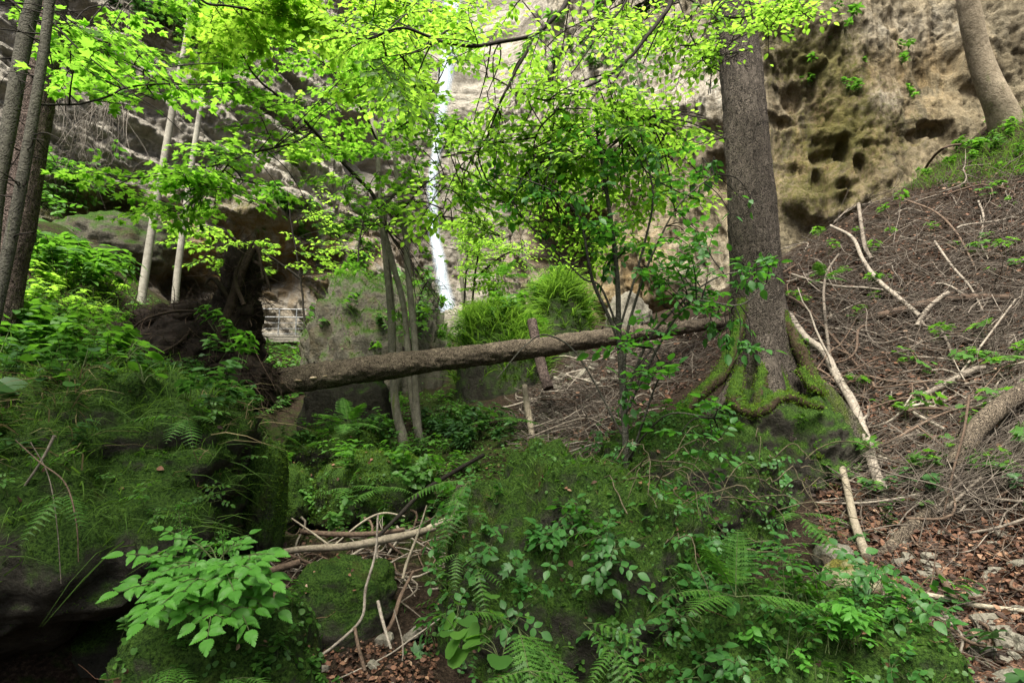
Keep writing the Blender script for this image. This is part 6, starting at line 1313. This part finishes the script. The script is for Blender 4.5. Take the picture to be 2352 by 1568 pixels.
p, n = on_rock('low', 24, 0.2, box_(1750, 1430, 2150, 1650)); plants(p[:14], 'herb', (0.35, 0.6), 'bright soft herb at the corner of the low boulder by the leaf litter', 'bright herbs by the leaf litter', M_goat)
plants([P(*q) for q in ((1930, 1480, 2.8), (1965, 1490, 2.75), (1905, 1500, 2.8))], 'lance', (0.55, 0.75), 'tall bright nettle like herb beside the yellow mossed block', 'nettle like herbs by the yellow block', M_goat)
plants(scatter([(740, 960), (1010, 900), (1120, 980), (1100, 1060), (860, 1060), (740, 1080)], 50), 'comp', (0.7, 1.4), 'shady leafy shoot on the slope below the many stemmed maple', 'shady shoots below the maple', M_fern)
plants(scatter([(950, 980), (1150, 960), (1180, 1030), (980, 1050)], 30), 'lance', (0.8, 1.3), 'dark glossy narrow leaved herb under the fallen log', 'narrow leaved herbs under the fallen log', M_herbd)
plants(scatter([(720, 1090), (1100, 1060), (1060, 1180), (880, 1240), (720, 1220)], 45), 'herb', (0.6, 1.1), 'small herb on the mossy slope above the driftwood jam', 'small herbs above the driftwood jam')
plants(scatter([(780, 1070), (930, 1070), (900, 1150), (780, 1160)], 8), 'round', (0.9, 1.5), 'broad round leaves on the mossy mound above the driftwood jam', 'round leaved plants above the jam', M_fern)
for k_, n_ in (('hump', 20), ('hump2', 18), ('pad', 8)):
    p, n = on_rock(k_, n_, 0.2); plants(p, 'herb', (0.5, 0.9), 'little herb on the mossy stone by the stream bed', 'little herbs on the stream bed stones', M_fern, nrm=n)
for k_, n_ in (('slab', 26), ('capa', 14), ('capb', 14)):
    p, n = on_rock(k_, n_, 0.3); plants(p, 'herb', (1.0, 1.8), 'herb tuft on top of a rock beyond the fallen log', 'herb tufts on the rocks beyond the log', M_herb, nrm=n)
plants(scatter([(640, 760), (900, 780), (880, 860), (700, 850)], 24), 'comp', (1.4, 2.2), 'leafy shoot at the foot of the tall rock slab', 'leafy shoots at the rock slab foot', M_herb)
plants(scatter(SLOPE, 55), 'maple', (0.7, 1.3), 'lone lobed seedling coming up through the twigs of the steep slope', 'seedlings in the twig slope', M_herb)
plants(scatter([(2150, 330), (2400, 230), (2400, 370), (2260, 380), (2080, 440)], 20), 'lance', (0.9, 1.6), 'fresh green herb on the crest of the twig slope under the blotched trunk', 'herbs on the slope crest', M_herb)
plants(scatter(SLOPE[4:], 20) , 'round', (0.5, 0.8), 'small round leaf plant in the brown litter of the slope', 'round leaf plants in the slope litter', M_fern)
plants(scatter(LITTER, 16), 'herb', (0.5, 0.9), 'lone blue green sprig in the leaf litter', 'sprigs in the leaf litter', M_herbd)
# plants on the cliff
def cliffplants(px, py, rx, ry, n, kind, size, label, group, mat):
    pts = []
    for k in range(n): a = rng.normal(size=2) * 0.5; pts.append(onC(px + rx * a[0], py + ry * a[1]))
    plants(pts, kind, size, label, group, mat, name='cliff_plant')
cliffplants(650, 520, 70, 50, 30, 'lance', (2, 3.2), 'green tuft on the ochre cliff above the dripping overhang', 'tufts above the dripping overhang', M_fern)
cliffplants(820, 560, 60, 80, 16, 'lance', (1.8, 3), 'pale green tuft on the cliff beside the many stemmed maple', 'tufts on the cliff by the maple', M_herb)
cliffplants(160, 460, 90, 70, 40, 'comp', (2.2, 3.6), 'dark leafy tuft at the foot of the grey cliff', 'tufts under the grey cliff', M_fern)
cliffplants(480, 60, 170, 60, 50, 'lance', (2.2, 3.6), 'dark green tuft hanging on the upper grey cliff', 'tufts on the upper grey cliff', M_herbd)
cliffplants(760, 330, 120, 90, 30, 'herb', (2.2, 3.4), 'light leafy tuft on the cliff under the dark ledge', 'leafy tufts under the dark ledge', M_beechl)
cliffplants(1330, 140, 170, 90, 20, 'lance', (2.0, 3.4), 'grassy tuft on the pale cliff behind the beech boughs', 'grassy tufts on the pale cliff', M_fern)
cliffplants(1950, 180, 220, 150, 14, 'lance', (1.2, 2.0), 'small tuft hanging on the ochre cliff beyond the twig slope', 'tufts on the ochre cliff', M_fern)
cliffplants(1750, 60, 150, 40, 14, 'herb', (1.5, 2.2), 'small tuft high on the ochre cliff beside the spruce', 'tufts high on the ochre cliff', M_beechl)
for r, f_, s_ in PROT.values():
    for o in (f_, s_, r): bpy.data.objects.remove(o)
p = scatter([(580, 780), (700, 790), (700, 900), (600, 960)], 900); q_ = p + 0
# ground grass and fine cover
p = scatter([(0, 640), (300, 660), (560, 860), (600, 980), (0, 980)], 3500); o = grass_blades(p, tnormal(p[:, 0], p[:, 1]), length=(0.08, 0.3), droop=0.7).build('grass', M_grass, origin=(-3, 7, 0.5), smooth=False); tag(o, 'fine grass on the shaded bank', 'grass', kind='stuff')
p = scatter([(2060, 440), (2400, 240), (2400, 400), (2230, 430)], 1500); o = grass_blades(p, tnormal(p[:, 0], p[:, 1]), length=(0.12, 0.35), droop=0.8, width=1.2).build('grass', M_grass, origin=(10, 12, 6), smooth=False); tag(o, 'fresh grass on the slope crest', 'grass', kind='stuff')
def cover(p, n, size, label, mat, org, tpl=OVAL):
    mb = MB(); m = len(p); d = rng.normal(size=(m, 3)); d[:, 2] *= 0.3
    leaves(mb, tpl, p + n * rng.uniform(0.005, 0.07, (m, 1)), d, unit(n + np.array([0, -0.2, 0.7]) + 0.4 * rng.normal(size=(m, 3))), rng.uniform(*size, m), width=1.2); tag(mb.build('ground_cover', mat, origin=org, smooth=True), label, 'ground cover', kind='stuff')
p = scatter([(740, 960), (1010, 900), (1190, 960), (1200, 1060), (1080, 1180), (880, 1250), (740, 1240)], 4200); cover(p, tnormal(p[:, 0], p[:, 1]), (0.02, 0.06), 'carpet of small leaves over the mossy slope', M_herb, (-1, 7, -0.5))
cover(q_, tnormal(q_[:, 0], q_[:, 1]), (0.06, 0.16), 'low leaves beneath the footbridge', M_herb, (-6, 14, 1))
p = scatter([(0, 560), (300, 640), (560, 860), (600, 980), (0, 980)], 5000); cover(p, tnormal(p[:, 0], p[:, 1]), (0.03, 0.08), 'low leafy carpet on the shaded bank', M_herb, (-4, 8, 0.8))
for key, n_ in (('mid', 1300), ('low', 2200), ('root', 1600), ('goat', 700), ('hump', 900), ('hump2', 900), ('slab', 900)):
    p, n = surf(key, n_, -0.15); k = fbm(p * 2.2, 3, 33) > (-0.05 if key != 'low' else -0.2); p, n = p[k], n[k]
    mb = MB(); m_ = len(p); d = rng.normal(size=(m_, 3))
    leaves(mb, ROUND, p + n * rng.uniform(0.004, 0.03, (m_, 1)), d, unit(n + np.array([0, -0.3, 0.6]) + 0.35 * rng.normal(size=(m_, 3))), rng.uniform(0.012, 0.03, m_)); o = mb.build('sorrel_leaves', M_herb, ROCKS[key][0]); tag(o, kind='stuff')

# fallen leaves and needles caught on the boulders
for key, n_, sz in (('mid', 260, (0.02, 0.05)), ('low', 170, (0.02, 0.045)), ('bank', 220, (0.025, 0.055)), ('root', 120, (0.025, 0.05)), ('goat', 70, (0.015, 0.035)), ('jam', 60, (0.015, 0.035)), ('pad', 30, (0.03, 0.05)), ('hump', 60, (0.03, 0.06)), ('hump2', 60, (0.03, 0.05))):
    p, n = surf(key, n_, 0.1); k = fbm(p * 2.6, 3, 51) > -0.05; p, n = p[k], n[k]; m_ = len(p); mb = MB()
    leaves(mb, OVAL, p + n * rng.uniform(0.008, 0.022, (m_, 1)), rng.normal(size=(m_, 3)) * [1, 1, 0.4], unit(n + 0.5 * rng.normal(size=(m_, 3))), rng.uniform(*sz, m_), a=np.clip(rng.beta(2.5, 2, m_), 0, 1))
    q, n2 = surf(key, n_ // 3, 0.0); twigs(mb, q + n2 * 0.012, rng.normal(size=(len(q), 3)) * [1, 1, 0.3], rng.uniform(0.05, 0.22, len(q)), rng.uniform(0.001, 0.0022, len(q)), seg=5, wig=0.4)
    o = mb.build('fallen_leaves', M_dead_leaf, ROCKS[key][0]); tag(o, kind='stuff')
